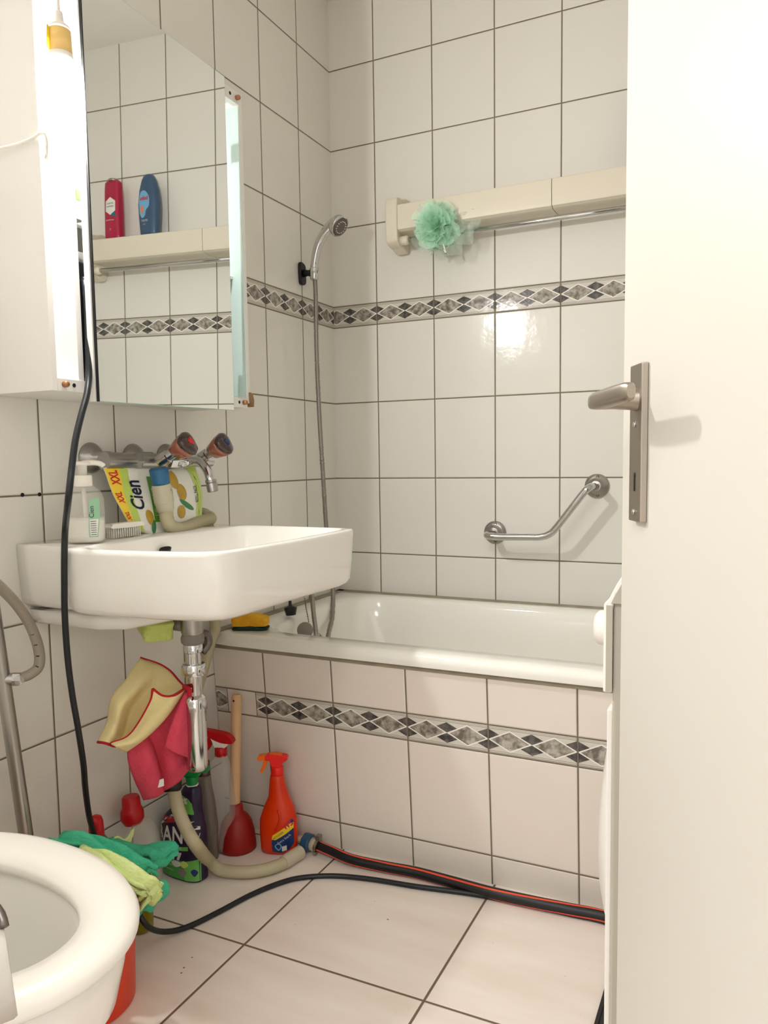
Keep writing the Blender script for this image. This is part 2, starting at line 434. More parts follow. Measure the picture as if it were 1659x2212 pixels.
# ------------------------------------------------------------------ bathtub
def sup(cx, cy, rx, ry, e, z, n=128, skew=0):
    out = []
    for k in range(n):
        a = 2 * PI * k / n; c, s = math.cos(a), math.sin(a)
        out.append(Vector((cx + rx * math.copysign(abs(c) ** (2 / e), c), cy + ry * math.copysign(abs(s) ** (2 / e), s), z)))
    return out
def roundrect(x0, x1, y0, y1, r, z, n=128, ox=None, oy=None):
    """rounded rectangle sampled by angle from a centre"""
    cx, cy = (x0 + x1) / 2 if ox is None else ox, (y0 + y1) / 2 if oy is None else oy
    poly = []
    for qx, qy, a0 in ((x1 - r, y1 - r, 0), (x0 + r, y1 - r, PI / 2), (x0 + r, y0 + r, PI), (x1 - r, y0 + r, 1.5 * PI)):
        for k in range(9): a = a0 + PI / 2 * k / 8; poly.append((qx + r * math.cos(a), qy + r * math.sin(a)))
    return star(poly, (cx, cy), z, n)
def star(poly, c, z, n=128, inset=0, xmin=None):
    out = []; N = len(poly)
    for k in range(n):
        a = 2 * PI * k / n; dx, dy = math.cos(a), math.sin(a); best = None
        for i in range(N):
            x1, y1 = poly[i][0] - c[0], poly[i][1] - c[1]; x2, y2 = poly[(i + 1) % N][0] - c[0], poly[(i + 1) % N][1] - c[1]
            ex, ey = x2 - x1, y2 - y1; den = dx * ey - dy * ex
            if abs(den) < 1e-12: continue
            t = (x1 * ey - y1 * ex) / den; s = (x1 * dy - y1 * dx) / den
            if t > 0 and -1e-6 <= s <= 1 + 1e-6 and (best is None or t > best): best = t
        t = (best or .01) - inset
        x = c[0] + dx * t
        if xmin is not None and c[0] + dx * (best or 0) < xmin + .03: x = xmin if inset < .09 else max(x, xmin)
        out.append(Vector((x, c[1] + dy * t, z)))
    return out
tb = thing('bathtub', (.87, -.35, 0), 'white enamel built-in bathtub behind the tiled front panel', 'bathtub')
N = 200
cc = dict(n=N, ox=.87, oy=-.35)
rings = [roundrect(.004, 1.735, -.700, -.010, .006, .509, **cc), roundrect(.003, 1.735, -.7025, -.010, .008, .52, **cc),
         roundrect(.004, 1.735, -.700, -.010, .01, .533, **cc), roundrect(.010, 1.73, -.692, -.014, .01, .5395, **cc),
         roundrect(.018, 1.72, -.682, -.02, .012, .541, **cc),
         roundrect(.075, 1.66, -.632, -.062, .13, .5405, **cc), roundrect(.083, 1.655, -.624, -.069, .135, .537, **cc),
         roundrect(.092, 1.65, -.617, -.075, .14, .527, **cc), roundrect(.11, 1.64, -.605, -.088, .14, .47, **cc),
         roundrect(.17, 1.60, -.585, -.108, .14, .30, **cc), roundrect(.24, 1.56, -.56, -.13, .13, .17, **cc), roundrect(.30, 1.50, -.52, -.17, .11, .135, **cc),
         roundrect(.40, 1.40, -.42, -.27, .06, .13, **cc)]
bm = B(); loft(bm, rings, cap0=False); finish('tub_shell', bm, 'enamel', tb, autos=50)
bm = B(); revolve(bm, [(0, .032), (.006, .032), (.008, .026)], (.122, -.35, .44), (1, 0, .3), 24); finish('overflow_plate', bm, 'chrome', tb)
# plugs on their chains
def bead_chain(parent, pts, r=.0024, m='steel_dark'):
    L = spline(pts, .0068); b2 = B()
    for p in L: bmesh.ops.create_icosphere(b2, subdivisions=1, radius=r, matrix=Matrix.Translation(p))
    o = finish('bead_chain', b2, m, parent); return o
TAP = Vector((.045, -.40, .70))
p0 = at(628, 1330, 2, .5425) + Vector((0, 0, .019))
t = thing('bath_plug', p0, 'black rubber plug hanging on a short chain above the rim', 'plug')
bm = B(); revolve(bm, [(-.016, .011), (-.015, .014), (.004, .0185), (.007, .0180), (.010, .009), (.013, .005), (.024, .0045), (.028, .003)], p0 + Vector((0, 0, -.002)), (-.12, .10, 1), 28)
finish('stopper', bm, 'black_rubber', t)
bead_chain(t, [p0 + Vector((0, 0, .028)), p0 + Vector((-.004, 0, .06)), Vector((.04, p0.y - .01, .70))], .0028)
p1 = at(659, 1358, 0, .15)
t = thing('bath_plug', p1, 'flat grey round plug on a long bead chain inside the tub', 'plug')
d1 = (CAM - p1); d1.z = .12; d1.normalize()
bm = B(); revolve(bm, [(-.004, .0205), (-.003, .0225), (.003, .0225), (.004, .0205)], p1 - Vector((0, 0, .004)), d1, 36); finish('stopper', bm, 'grey_rubber', t)
q = at(655, 1283, 0, .09)
bead_chain(t, [at(667, 1343, 0, .15), (at(661, 1313, 0, .12)), q, Vector((.05, -.39, .70))], .0024, 'steel_dark')

# bath mixer on the left wall, mostly behind the basin
t = thing('bath_mixer_tap', (0, -.40, .70), 'chrome bath mixer on the left wall, hidden behind the washbasin', 'tap')
bm = B()
tube(bm, [(0.001, -.475, .70), (.05, -.475, .70)], .014); tube(bm, [(0.001, -.325, .70), (.05, -.325, .70)], .014)
tube(bm, [(.055, -.50, .70), (.055, -.30, .70)], .018); finish('tap_body', bm, 'chrome', t)
bm = B(); tube(bm, spline([(.06, -.40, .695), (.10, -.40, .69), (.13, -.40, .665), (.133, -.40, .65)]), .011); finish('spout', bm, 'chrome', t)

# ------------------------------------------------------------------ shower
t = thing('hand_shower', (.055, -.21, 1.55), 'chrome hand shower clipped in a black wall holder above the tub', 'shower head')
Y = -.21
hp = [at(678, 600, 1, Y), at(679, 570, 1, Y), at(686, 535, 1, Y), at(699, 507, 1, Y), at(716, 486, 1, Y), at(733, 476, 1, Y)]
L = spline(hp, .006); nL = len(L)
bm = B(); tube(bm, L, lambda i: .0095 + .0065 * (i / nL) ** .8, 18); finish('shower_grip', bm, 'chrome', t)
hc = at(731, 487, 1, Y); hn = Vector((.78, -.12, -.62)).normalized()
bm = B(); revolve(bm, [(-.020, .010), (-.018, .020), (-.012, .028), (-.002, .0325), (.006, .033), (.009, .031)], hc, hn, 32); finish('spray_head', bm, 'chrome', t)
bm = B(); revolve(bm, [(.0085, .0285), (.0115, .026), (.012, .010)], hc, hn, 32); o = finish('spray_plate', bm, 'steel_dark', t)
bm = B()
e_ = frame_axes(hn)
for k in range(14):
    a = 2 * PI * k / 14; revolve(bm, [(.0115, .0016), (.0145, .0012)], hc + (e_[0] * math.cos(a) + e_[1] * math.sin(a)) * .018, hn, 8)
finish('nozzle', bm, 'white_plastic', o)
t = thing('shower_holder', (0, -.20, 1.56), 'black plastic shower holder screwed to the left wall', 'shower holder')
bm = B(); prism(bm, smooth2([(-.014, .030), (.012, .026), (.016, 0), (.014, -.030), (-.010, -.034), (-.016, -.01)]), (.006, -.203, 1.562), (0, 1, 0), (0, 0, 1), .011)
finish('wall_plate', bm, 'black_rubber', t, bevel=.003, smooth=False)
bm = B(); tube(bm, [(.008, -.203, 1.562), (.03, -.206, 1.560), (.05, -.209, 1.556)], lambda i: (.012, .009, .0125)[i]); finish('holder_arm', bm, 'black_rubber', t)
bm = B(); revolve(bm, [(-.018, .011), (-.014, .0125), (.016, .0145), (.018, .013)], at(679, 592, 1, Y), (.06, 0, 1), 24); finish('holder_cup', bm, 'chrome', t)
pts = [at(680, 600, 1, Y), at(682, 640, 0, .058), at(684, 760, 0, .057), at(690, 900, 0, .056), at(698, 1030, 0, .057), at(705, 1140, 0, .058), at(713, 1210, 0, .065), at(719, 1275, 0, .08),
       at(718, 1330, 0, .11), at(709, 1388, 0, .15), Vector((.185, -.33, .375)), at(690, 1390, 0, .17), at(680, 1345, 0, .14), at(674, 1290, 0, .11), at(668, 1235, 0, .075), Vector((.055, -.335, .70))]
L = spline(pts, .0028)
bm = B(); tube(bm, L, ribs(.0069, .0006, .0056, .0028), 12)
tag(finish('shower_hose', bm, 'flex_metal'), 'ribbed metal shower hose hanging from the shower head into the tub', 'hose')

# ------------------------------------------------------------------ shelf, rail, loofah and bottles on the back wall
t = thing('wall_shelf', (.75, 0, 1.70), 'long cream plastic shelf with chrome towel rail on back wall', 'shelf')
for i, (xa, xb) in enumerate(((.270, .755), (.757, 1.245))):
    bm = B()
    prof = smooth2([(-.004, 1.688), (-.012, 1.682), (-.070, 1.680), (-.086, 1.684), (-.0915, 1.692), (-.0925, 1.750), (-.088, 1.7595), (-.060, 1.762), (-.030, 1.7615), (-.004, 1.763)], 4)
    A = [Vector((xa, y, z)) for y, z in prof]; D = [Vector((xb, y, z)) for y, z in prof]
    loft(bm, [A, D]); finish('shelf_board', bm, 'cream_plastic', t, autos=60)
for xb, s in ((.262, 1), (1.255, -1)):
    bm = B(); prof = smooth2([(-.002, 1.640), (-.055, 1.638), (-.088, 1.646), (-.098, 1.665), (-.100, 1.72), (-.098, 1.770), (-.085, 1.783), (-.05, 1.787), (-.002, 1.787)], 4)
    A = [Vector((xb - .020, y, z)) for y, z in prof]; D = [Vector((xb + .020, y, z)) for y, z in prof]
    loft(bm, [A, D]); finish('shelf_bracket', bm, 'cream_plastic', t, smooth=False, bevel=.006)
    bm = B(); revolve(bm, [(0, .014), (.020, .0145), (.026, .011)], (xb + s * .02, -.068, 1.656), (s, 0, 0), 24); finish('rail_socket', bm, 'cream_plastic', t)
bm = B(); tube(bm, [(.28, -.068, 1.656), (1.235, -.068, 1.656)], .0075, 20); finish('towel_rail', bm, 'chrome', t)
# loofah: many ruffled net frills around a core
lc = Vector((.418, -.105, 1.672))
t = thing('loofah', lc, 'mint green net bath puff hanging at the left end of the rail', 'bath puff')
bm = B()
def frill(bm, c, nrm, R, r0, waves, amp, seed, nu=72, nv=4):
    x, y = frame_axes(nrm); G = []; rnd = random.Random(seed); ph = rnd.random() * 6
    for v in range(nv + 1):
        row = []
        for u in range(nu):
            a = 2 * PI * u / nu; tt = v / nv; r = (r0 + (R - r0) * tt) * (1 + .18 * math.sin(3 * a + ph) + .07 * math.sin(7 * a + ph * 2))
            hgt = amp * tt * math.sin(waves * a + ph) + amp * .5 * tt * math.sin(waves * 1.7 * a + ph * 3) + .3 * R * tt * tt
            row.append(bm.verts.new(c + (x * math.cos(a) + y * math.sin(a)) * r + nrm * hgt))
        G.append(row)
    for v in range(nv):
        for u in range(nu): bm.faces.new((G[v][u], G[v][(u + 1) % nu], G[v + 1][(u + 1) % nu], G[v + 1][u]))
rnd = random.Random(3)
for k in range(30):
    n_ = Vector((rnd.uniform(-1, 1), rnd.uniform(-1, .5), rnd.uniform(-1, 1))).normalized()
    frill(bm, lc + n_ * rnd.uniform(.0, .02), n_, rnd.uniform(.040, .064), .005, rnd.choice((5, 6, 7, 8)), rnd.uniform(.007, .013), k)
finish('net_frills', bm, 'mint_net', t)
bm = B()
for k, (dx, dz, s) in enumerate(((.07, -.015, .05), (.035, -.045, .045), (.085, .005, .04), (-.03, -.03, .05), (.0, -.05, .04))):
    frill(bm, lc + Vector((dx, .02, dz)), Vector((.3, -.8, .2)).normalized(), s, .01, 4, .008, 40 + k)
finish('loose_net', bm, 'net_clear', t)
bm = B(); tube(bm, spline([lc + Vector((.01, 0, -.03)), lc + Vector((.02, 0, -.06)), lc + Vector((.028, -.005, -.082)), lc + Vector((.02, 0, -.07))]), .0022); finish('hanging_loop', bm, 'white_plastic', t)

# ------------------------------------------------------------------ bottle kit
class Bot:
    """lofted bottle; rings (z, half width, half depth, shift), exponent e; yaw turns its face"""
    def __init__(s, o, yaw, rings, e=2.4, tilt=0):
        s.o = Vector(o); s.U = Vector((math.cos(yaw), math.sin(yaw), 0)); s.F = Vector((math.sin(yaw), -math.cos(yaw), 0)); s.r = rings; s.e = e
        s.T = Matrix.Translation(s.o) @ Matrix.Rotation(tilt, 4, s.F) @ Matrix.Translation(-s.o)
    def prof(s, z):
        R = s.r
        if z <= R[0][0]: return R[0][1:]
        for a, b in zip(R, R[1:]):
            if z <= b[0]:
                t = (z - a[0]) / max(1e-9, b[0] - a[0]); return tuple(a[i] * (1 - t) + b[i] * t for i in (1, 2, 3))
        return R[-1][1:]
    def mesh(s, n=40, grow=0, zmax=None):
        bm = B(); rings = []
        Z = []
        for a, b in zip(s.r, s.r[1:]):
            k = max(1, int((b[0] - a[0]) / .008))
            Z += [a[0] + (b[0] - a[0]) * i / k for i in range(k)]
        Z.append(s.r[-1][0])
        for z in Z:
            if zmax and z > zmax: break
            w_, d_, sh = s.prof(z); ring = []
            for k in range(n):
                a = 2 * PI * k / n; c, q = math.cos(a), math.sin(a)
                ring.append(s.T @ (s.o + s.U * (sh + (w_ + grow) * math.copysign(abs(c) ** (2 / s.e), c)) + s.F * (d_ + grow) * math.copysign(abs(q) ** (2 / s.e), q) + Vector((0, 0, z))))
            rings.append(ring)
        return loft(bm, rings)
    def P(s, u, z, eps=.0006):
        w_, d_, sh = s.prof(z); k = min(.995, abs((u - sh) / max(w_, 1e-5)))
        return s.T @ (s.o + s.U * u + s.F * (d_ * (1 - k ** s.e) ** (1 / s.e) + eps) + Vector((0, 0, z)))
    def patch(s, pts, m, parent, name='label', eps=.0006, cuts=3):
        bm = B(); bm.faces.new([bm.verts.new((a, b, 0)) for a, b in pts]); bmesh.ops.triangulate(bm, faces=bm.faces)
        for _ in range(cuts):
            L = [e for e in bm.edges if e.calc_length() > .006]
            if not L: break
            bmesh.ops.subdivide_edges(bm, edges=L, cuts=1); bmesh.ops.triangulate(bm, faces=bm.faces)
        for v in bm.verts: v.co = s.P(v.co.x, v.co.y, eps)
        return finish(name, bm, m, parent)
    def text(s, txt, u, z, size, m, parent, rot=0, bold=0, shear=0, sx=1, eps=.0014, name='lettering'):
        me = text_mesh(txt, size, bold, shear); bm = B(); bm.from_mesh(me); bpy.data.meshes.remove(me)
        bmesh.ops.triangulate(bm, faces=bm.faces)
        c, q = math.cos(rot), math.sin(rot)
        for v in bm.verts:
            x, y = v.co.x * sx, v.co.y; v.co = s.P(u + x * c - y * q, z + x * q + y * c, eps)
        return finish(name, bm, m, parent)
def lz(p, q):  # local direction helper
    return p
def trigger_head(t, b, z, su, m_body, m_trig, m_cap, scale=1.0, m_top=None, flip=-1, names=('spray_head', 'trigger', 'collar')):
    """spray trigger on bottle b at height z; flip=-1 nozzle to the left"""
    o = b.T @ (b.o + Vector((0, 0, z)) + b.U * su); U = b.T.to_3x3() @ b.U * (-flip) ; Z = b.T.to_3x3() @ Vector((0, 0, 1)); k = scale
    bm = B(); revolve(bm, [(-.002, .0145 * k), (0, .0155 * k), (.022 * k, .0145 * k), (.024 * k, .012 * k)], o, Z, 28); finish(names[2], bm, m_cap, t)
    return o, U, Z, k

# bottles standing on the shelf (seen in the mirror)
t = thing('shampoo_bottle', (1.155, -.055, 1.762), 'dark red shower gel bottle with white hexagonal emblem on the wall shelf', 'bottle')
b = Bot((1.155, -.052, 1.7625), .05, [(0, .032, .018, 0), (.004, .036, .021, 0), (.10, .0345, .022, 0), (.17, .034, .020, 0), (.196, .033, .018, 0), (.203, .028, .014, 0)], 3)
finish('bottle_body', b.mesh(), 'shampoo_red', t)
bm = B(); revolve(bm, [(0, .018), (.006, .019), (.009, .015)], (1.155, -.052, 1.965), (0, 0, 1), 24); finish('cap', bm, 'steel', t)
l = b.patch([(-.002 + .022 * a, .113 + .031 * c) for a, c in ((0, 1), (.95, .55), (.95, -.55), (0, -1), (-.95, -.55), (-.95, .55))], 'label_white', t)
b.text('Old Spice', -.002, .122, .0078, 'ink_dark', l); b.patch([(-.018, .1125), (.014, .1125), (.014, .1105), (-.018, .1105)], 'teal', l, 'stripe', .0016)
b.patch([(-.018, .094), (-.002, .082), (-.026, .074), (-.024, .080)], 'teal', t, 'ribbon')
b.text('WHITEWATER', .0, .064, .0058, 'label_white', t); b.text('C', .0, .032, .009, 'label_white', t)
t = thing('shampoo_bottle', (1.00, -.055, 1.762), 'slate blue curved shampoo bottle with light blue splash label on the wall shelf', 'bottle')
b = Bot((1.0, -.052, 1.7625), .05, [(0, .032, .018, 0), (.004, .036, .021, 0), (.06, .041, .024, 0), (.11, .043, .025, 0), (.155, .038, .022, 0), (.19, .028, .018, 0), (.205, .020, .013, 0), (.209, .015, .010, 0)], 2.6)
finish('bottle_body', b.mesh(), 'shampoo_blue', t)
l = b.patch(smooth2([(.002, .150), (.022, .145), (.030, .12), (.028, .10), (.026, .075), (.014, .058), (.0, .066), (-.004, .082), (-.018, .10), (-.016, .13)], 4), 'label_sky', t)
b.text('baba', .004, .124, .019, 'label_red', l, bold=.0006); b.patch(smooth2([(.012, .100), (.020, .088), (.012, .072), (.004, .086)], 4), 'coral', l, 'motif', .0012)
b.text('SPORT', .004, .048, .010, 'label_silver', t); b.text('2in1', .006, .036, .006, 'label_silver', t)
SHELF_BOTTLES = True

# ------------------------------------------------------------------ grab bar
t = thing('grab_bar', (.70, 0, .80), 'bent chrome grab bar screwed to the tiles above the tub', 'grab bar')
f1, f2 = Vector((.5606, 0, .755)), Vector((.8707, 0, .8997))
SO = -.098
g = [at(x, y, 1, SO) for x, y in ((1085, 1160), (1140, 1160), (1166, 1160), (1186, 1154), (1203, 1138), (1258, 1068), (1268, 1057))]
L = [f1, f1 + Vector((0, -.04, 0)), f1 + Vector((-.001, -.075, 0)), f1 + Vector((.004, -.092, -.001)), f1 + Vector((.016, -.098, -.002))] + g + [f2 + Vector((-.002, -.088, .001)), f2 + Vector((0, -.07, .001)), f2 + Vector((0, -.03, 0)), f2]
bm = B(); tube(bm, spline(L, .006), .0105, 20); finish('bar', bm, 'chrome', t)
for f in (f1, f2):
    bm = B(); revolve(bm, [(0, .0355), (.004, .0355), (.007, .033), (.010, .026), (.013, .019), (.020, .0165), (.021, .014)], f, (0, -1, 0), 40); o = finish('flange', bm, 'chrome_worn', t)
    for s in (-1, 1):
        bm = B(); revolve(bm, [(.0075, .0052), (.010, .0048), (.0105, .0022), (.0085, .002)], f + Vector((.003, 0, s * .0265)), (0, -1, 0), 14); finish('screw', bm, 'steel_dark', o)

# ------------------------------------------------------------------ mirror cabinet with the open lamp bay
CX = .176; y0, y1, z0, z1 = -1.3125, -.729, 1.113, 1.843
t = thing('mirror_cabinet', (0, -1.02, z0), 'white bathroom mirror cabinet on the left wall with an open lamp bay', 'cabinet')
finish('side_panel', mkbox((.001, y0, z0), (CX, y0 + .013, z1)), 'cabinet_white', t, smooth=False, bevel=.001)
finish('side_panel', mkbox((.001, y1 - .013, z0 + .012), (CX, y1, z1)), 'cabinet_white', t, smooth=False, bevel=.001)
finish('panel_tint', mkbox((.012, y1 - .0145, z0 + .03), (CX - .001, y1 - .0131, z1 - .03)), 'pale_mint', t, smooth=False)  # thin pale mint sheet over the far panel's inner face
finish('top_panel', mkbox((.001, y0 + .013, z1 - .016), (CX - .001, y1 - .013, z1)), 'cabinet_white', t, smooth=False)
finish('bottom_panel', mkbox((.001, y0 + .013, z0), (CX - .001, y1 - .013, z0 + .016)), 'cabinet_white', t, smooth=False)
finish('back_panel', mkbox((.001, y0 + .013, z0 + .016), (.006, y1 - .013, z1 - .016)), 'cabinet_white', t, smooth=False)
finish('divider', mkbox((.006, -1.251, z0 + .016), (CX - .001, -1.239, z1 - .016)), 'cabinet_white', t, smooth=False)
o = finish('front_rail', mkbox((CX - .014, y0 + .013, z0 + .001), (CX + .0005, y1 - .013, z0 + .022)), 'cabinet_white', t, smooth=False)
for (yy, zz, m, r, h) in ((-1.286, z0 + .0125, 'brass', .0055, .010), (-1.264, z0 + .0125, 'black', .0038, .0012), (-.757, z0 + .0125, 'brass', .0055, .010), (-.774, z0 + .0125, 'black', .0038, .0012)):
    bm = B(); revolve(bm, [(0, r), (h * .8, r), (h, r * .8)], (CX, yy, zz), (1, 0, 0), 14); finish('dowel' if m == 'brass' else 'dowel_hole', bm, m, o)
o = finish('front_rail', mkbox((CX - .014, y0 + .013, z1 - .028), (CX + .0005, y1 - .013, z1 - .001)), 'cabinet_white', t, smooth=False)
for (yy, zz, m, r, h) in ((-.750, z1 - .015, 'brass', .0055, .010), (-.774, z1 - .014, 'black', .0038, .0012)):
    bm = B(); revolve(bm, [(0, r), (h * .8, r), (h, r * .8)], (CX, yy, zz), (1, 0, 0), 14); finish('dowel' if m == 'brass' else 'dowel_hole', bm, m, o)
bm = B(); prism(bm, [(0, 0), (.010, -.004), (.012, .012), (.006, .028), (-.003, .03), (-.002, .01)], (CX - .004, y1 - .003, z0 + .008), (0, 1, 0), (0, 0, 1), .018); finish('broken_corner', bm, 'particleboard', t, smooth=False)
bm = B(); box(bm, (.02, -1.238, 1.42), (CX - .03, y1 - .015, 1.426)); finish('inner_shelf', bm, 'cabinet_white', t, smooth=False)
# mirror door, standing slightly proud of the cabinet
TL, TR, BR_, BL = Vector((.2115, -1.2405, 1.8385)), Vector((.1952, -.817, 1.843)), Vector((.1852, -.806, 1.104)), Vector((.2022, -1.231, 1.0975))
nm = Vector((math.cos(.0401) * math.cos(-.0131), math.sin(.0401) * math.cos(-.0131), math.sin(-.0131)))
c0 = Vector((.1973, -1.0, 1.45))
def onplane(p, d=0): return p - nm * ((p - c0).dot(nm) - d)
Q = [onplane(p) for p in (TL, TR, BR_, BL)]
def slab(Q, d0, d1):
    bm = B(); A = [bm.verts.new(q + nm * d0) for q in Q]; D = [bm.verts.new(q + nm * d1) for q in Q]
    bm.faces.new(A); bm.faces.new(D[::-1])
    for i in range(4): bm.faces.new((A[i], A[(i + 1) % 4], D[(i + 1) % 4], D[i]))
    return bm
door = finish('door', slab([Q[0] + Vector((0, -.005, 0)), Q[1] + Vector((0, -.03, -.02)), Q[2] + Vector((0, -.03, .01)), Q[3] + Vector((0, -.005, 0))], -.017, -.0045), 'cabinet_white', t, smooth=False)
finish('mirror_glass', slab(Q, -.0044, -.0006), 'glass_edge', door, smooth=False)
e = .0006
finish('mirror_face', slab([Q[0] + Vector((0, .001, -.001)), Q[1] + Vector((0, -.001, -.001)), Q[2] + Vector((0, -.001, .001)), Q[3] + Vector((0, .001, .001))], -.0005, 0), 'mirror', door, smooth=False)
finish('edge_strip', slab([Q[0] + Vector((0, -.0018, 0)), Q[0] + Vector((0, .0008, 0)), Q[3] + Vector((0, .0008, 0)), Q[3] + Vector((0, -.0018, 0))], -.0044, .0004), 'black', door, smooth=False)
for zz in (1.68, 1.20): finish('hinge_clip', mkbox((CX - .02, -.820, zz), (CX + .004, -.797, zz + .035)), 'white_plastic', t, smooth=False, bevel=.002)
tt = thing('soap_packet', (.09, -1.20, 1.428), 'green and white packet inside the cabinet beside the lamp bay', 'packet')
finish('carton', mkbox((.06, -1.2375, 1.4265), (.170, -1.214, 1.56)), 'label_white', tt, smooth=False); finish('printed_band', mkbox((.0595, -1.2377, 1.46), (.1705, -1.2135, 1.478)), 'green_light', tt, smooth=False)

tt = thing('power_socket_block', (.13, -1.21, 1.17), 'black power block inside the cabinet behind the mirror door edge', 'power block')
finish('block_body', mkbox((.06, -1.2375, 1.135), (.170, -1.190, 1.352)), 'black_rubber', tt, smooth=False, bevel=.004)
bm = B(); revolve(bm, [(0, .006), (.010, .0055), (.012, .004)], (.165, -1.222, 1.32), (1, -.3, 0), 14); finish('cable_gland', bm, 'black_rubber', tt)
# ------------------------------------------------------------------ lamp
t = thing('pendant_bulb', BULB, 'bare glowing bulb hanging on a white cord at the open cabinet bay', 'lamp')
sx, sy, sz = BULB
bm = B(); revolve(bm, [(-.036, .004), (-.034, .014), (-.025, .023), (-.012, .0275), (.002, .0280), (.016, .0255), (.028, .021), (.034, .017)], BULB, (0, 0, 1), 32); finish('bulb', bm, 'bulb_glass', t)
bm = B(); revolve(bm, [(.033, .0180), (.040, .0215), (.058, .0200), (.060, .0195)], BULB, (0, 0, 1), 28); finish('bulb_base', bm, 'white_plastic', t)
bm = B(); revolve(bm, [(.058, .0195), (.062, .0190), (.096, .0180), (.099, .0178)], BULB, (0, 0, 1), 28); s_ = finish('lamp_socket', bm, 'socket_tape', t)
bm = B(); prism(bm, [(0, 0), (.011, .002), (.010, .036), (.004, .040)], BULB + Vector((-.004, -.026, .060)), (0, 1, 0), (0, 0, 1), .0015); finish('tape_end', bm, 'tape_yellow', s_)
bm = B(); revolve(bm, [(.098, .0182), (.104, .0165), (.110, .010), (.112, .008), (.128, .006), (.131, .003)], BULB, (0, 0, 1), 28); finish('socket_cap', bm, 'white_plastic', t)
bm = B(); tube(bm, spline([BULB + Vector((0, 0, .128)), BULB + Vector((-.002, 0, .25)), BULB + Vector((0, .004, .45)), Vector((.215, -1.285, ZC))], .03), .0026, 10); finish('cord', bm, 'white_plastic', t)
bm = B(); tube(bm, spline([at(-60, 330, 1, -1.33), at(0, 320, 1, -1.325), at(40, 311, 1, -1.32), at(72, 298, 1, -1.318), at(98, 288, 1, -1.316), Vector((.16, -1.29, 1.50)), Vector((.10, -1.28, 1.48)), Vector((.008, -1.27, 1.47))], .01), .0028, 10)
tag(finish('lamp_cable', bm, 'white_plastic'), 'thin white cable leaving the cabinet to the left', 'cable')

# ------------------------------------------------------------------ washbasin
t = thing('washbasin', (.24, -1.02, .83), 'white ceramic washbasin mounted on the left wall', 'washbasin')
out = [(0, -1.262), (.06, -1.266), (.125, -1.269), (.140, -1.275), (.152, -1.289), (.170, -1.294), (.25, -1.293), (.35, -1.283), (.42, -1.268), (.452, -1.256), (.472, -1.238), (.482, -1.21), (.488, -1.12), (.4905, -1.0), (.489, -.88),
       (.486, -.80), (.481, -.778), (.468, -.765), (.44, -.760), (.3, -.757), (.1, -.757), (0, -.757)]
inn = [(.178, -1.20), (.183, -1.245), (.195, -1.268), (.22, -1.277), (.33, -1.270), (.41, -1.252), (.446, -1.236), (.462, -1.205), (.470, -1.12), (.4735, -1.0), (.471, -.88), (.466, -.805), (.452, -.783), (.43, -.778), (.30, -.776), (.225, -.777), (.195, -.785), (.180, -.81), (.174, -.86), (.172, -1.0), (.174, -1.12)]
low = [(0, -1.23), (.17, -1.235), (.22, -1.21), (.25, -1.10), (.25, -.92), (.22, -.82), (.17, -.79), (0, -.79)]
cb = (.30, -1.02); K = dict(n=160)
R = [star(low, (.12, -1.02), .668, 160, .012, 0.001), star(low, (.12, -1.02), .674, 160, 0, 0.001), star(low, (.12, -1.02), .700, 160, -.01, 0.001)]
ROut = [star(out, cb, .706, 160, .055, .001), star(out, cb, .7085, 160, .028, .001), star(out, cb, .714, 160, .016, .001), star(out, cb, .724, 160, .009, .001), star(out, cb, .76, 160, .005, .001), star(out, cb, .822, 160, 0, .001),
        star(out, cb, .8285, 160, .0008, .001), star(out, cb, .8315, 160, .004, .001)]
def blend(A, B_, f, z):
    return [Vector((a.x * (1 - f) + b_.x * f, a.y * (1 - f) + b_.y * f, z)) for a, b_ in zip(A, B_)]
I0 = star(inn, cb, .8318, 160, 0)
RIn = [blend(star(out, cb, .8318, 160, .004, .001), I0, .6, .8320), star(inn, cb, .8318, 160, 0), star(inn, cb, .828, 160, .004), star(inn, cb, .815, 160, .0075), star(inn, cb, .77, 160, .017), star(inn, cb, .745, 160, .032), star(inn, cb, .732, 160, .06), star(inn, cb, .726, 160, .11), star(inn, cb, .724, 160, .14)]
bm = B(); loft(bm, ROut + RIn); finish('basin_bowl', bm, 'ceramic', t)
bm = B(); loft(bm, R); finish('basin_underside', bm, 'ceramic', t)
oc = at(356, 1190, 0, .188)
bm = B(); prism(bm, smooth2([(-.016, -.003), (-.014, -.010), (.014, -.010), (.016, -.002), (.014, .007), (-.013, .007)], 4), (.1885, oc.y, .8035), (0, 1, 0), (.25, 0, 1), .003); finish('overflow_slot', bm, 'black', t)

# bottle trap under the basin
t = thing('basin_trap', (.25, -1.057, .31), 'chrome bottle trap hanging under the washbasin', 'drain trap')
ax = Vector((.25, -1.057, 0))
def rev(prof, m, name, o=ax, a=(0, 0, 1), n=36, p=None): 
    b_ = B(); revolve(b_, prof, o, a, n); return finish(name, b_, m, p or t, autos=35)
rev([(.70, .021), (.668, .021), (.6675, .0228), (.637, .0228), (.633, .021)][::-1], 'chrome_worn', 'tailpiece')
rev([(.610, .014), (.612, .020), (.617, .0235), (.626, .0238), (.632, .0215), (.636, .0205)], 'grey_rubber', 'coupling_ring')
rev([(.565, .0165), (.594, .0165), (.596, .0195), (.608, .0200), (.612, .0185)], 'chrome', 'upper_pipe')
rev([(.545, .0165), (.547, .0235), (.550, .0245), (.567, .0245), (.571, .0225), (.572, .017)], 'chrome', 'lock_nut')
rev([(.500, .0165), (.546, .0165)], 'chrome', 'middle_pipe')
rev([(.344, .006), (.345, .018), (.350, .0215), (.360, .0225), (.4735, .0225), (.474, .0245), (.494, .0245), (.500, .022), (.506, .0165)], 'chrome', 'trap_cup')
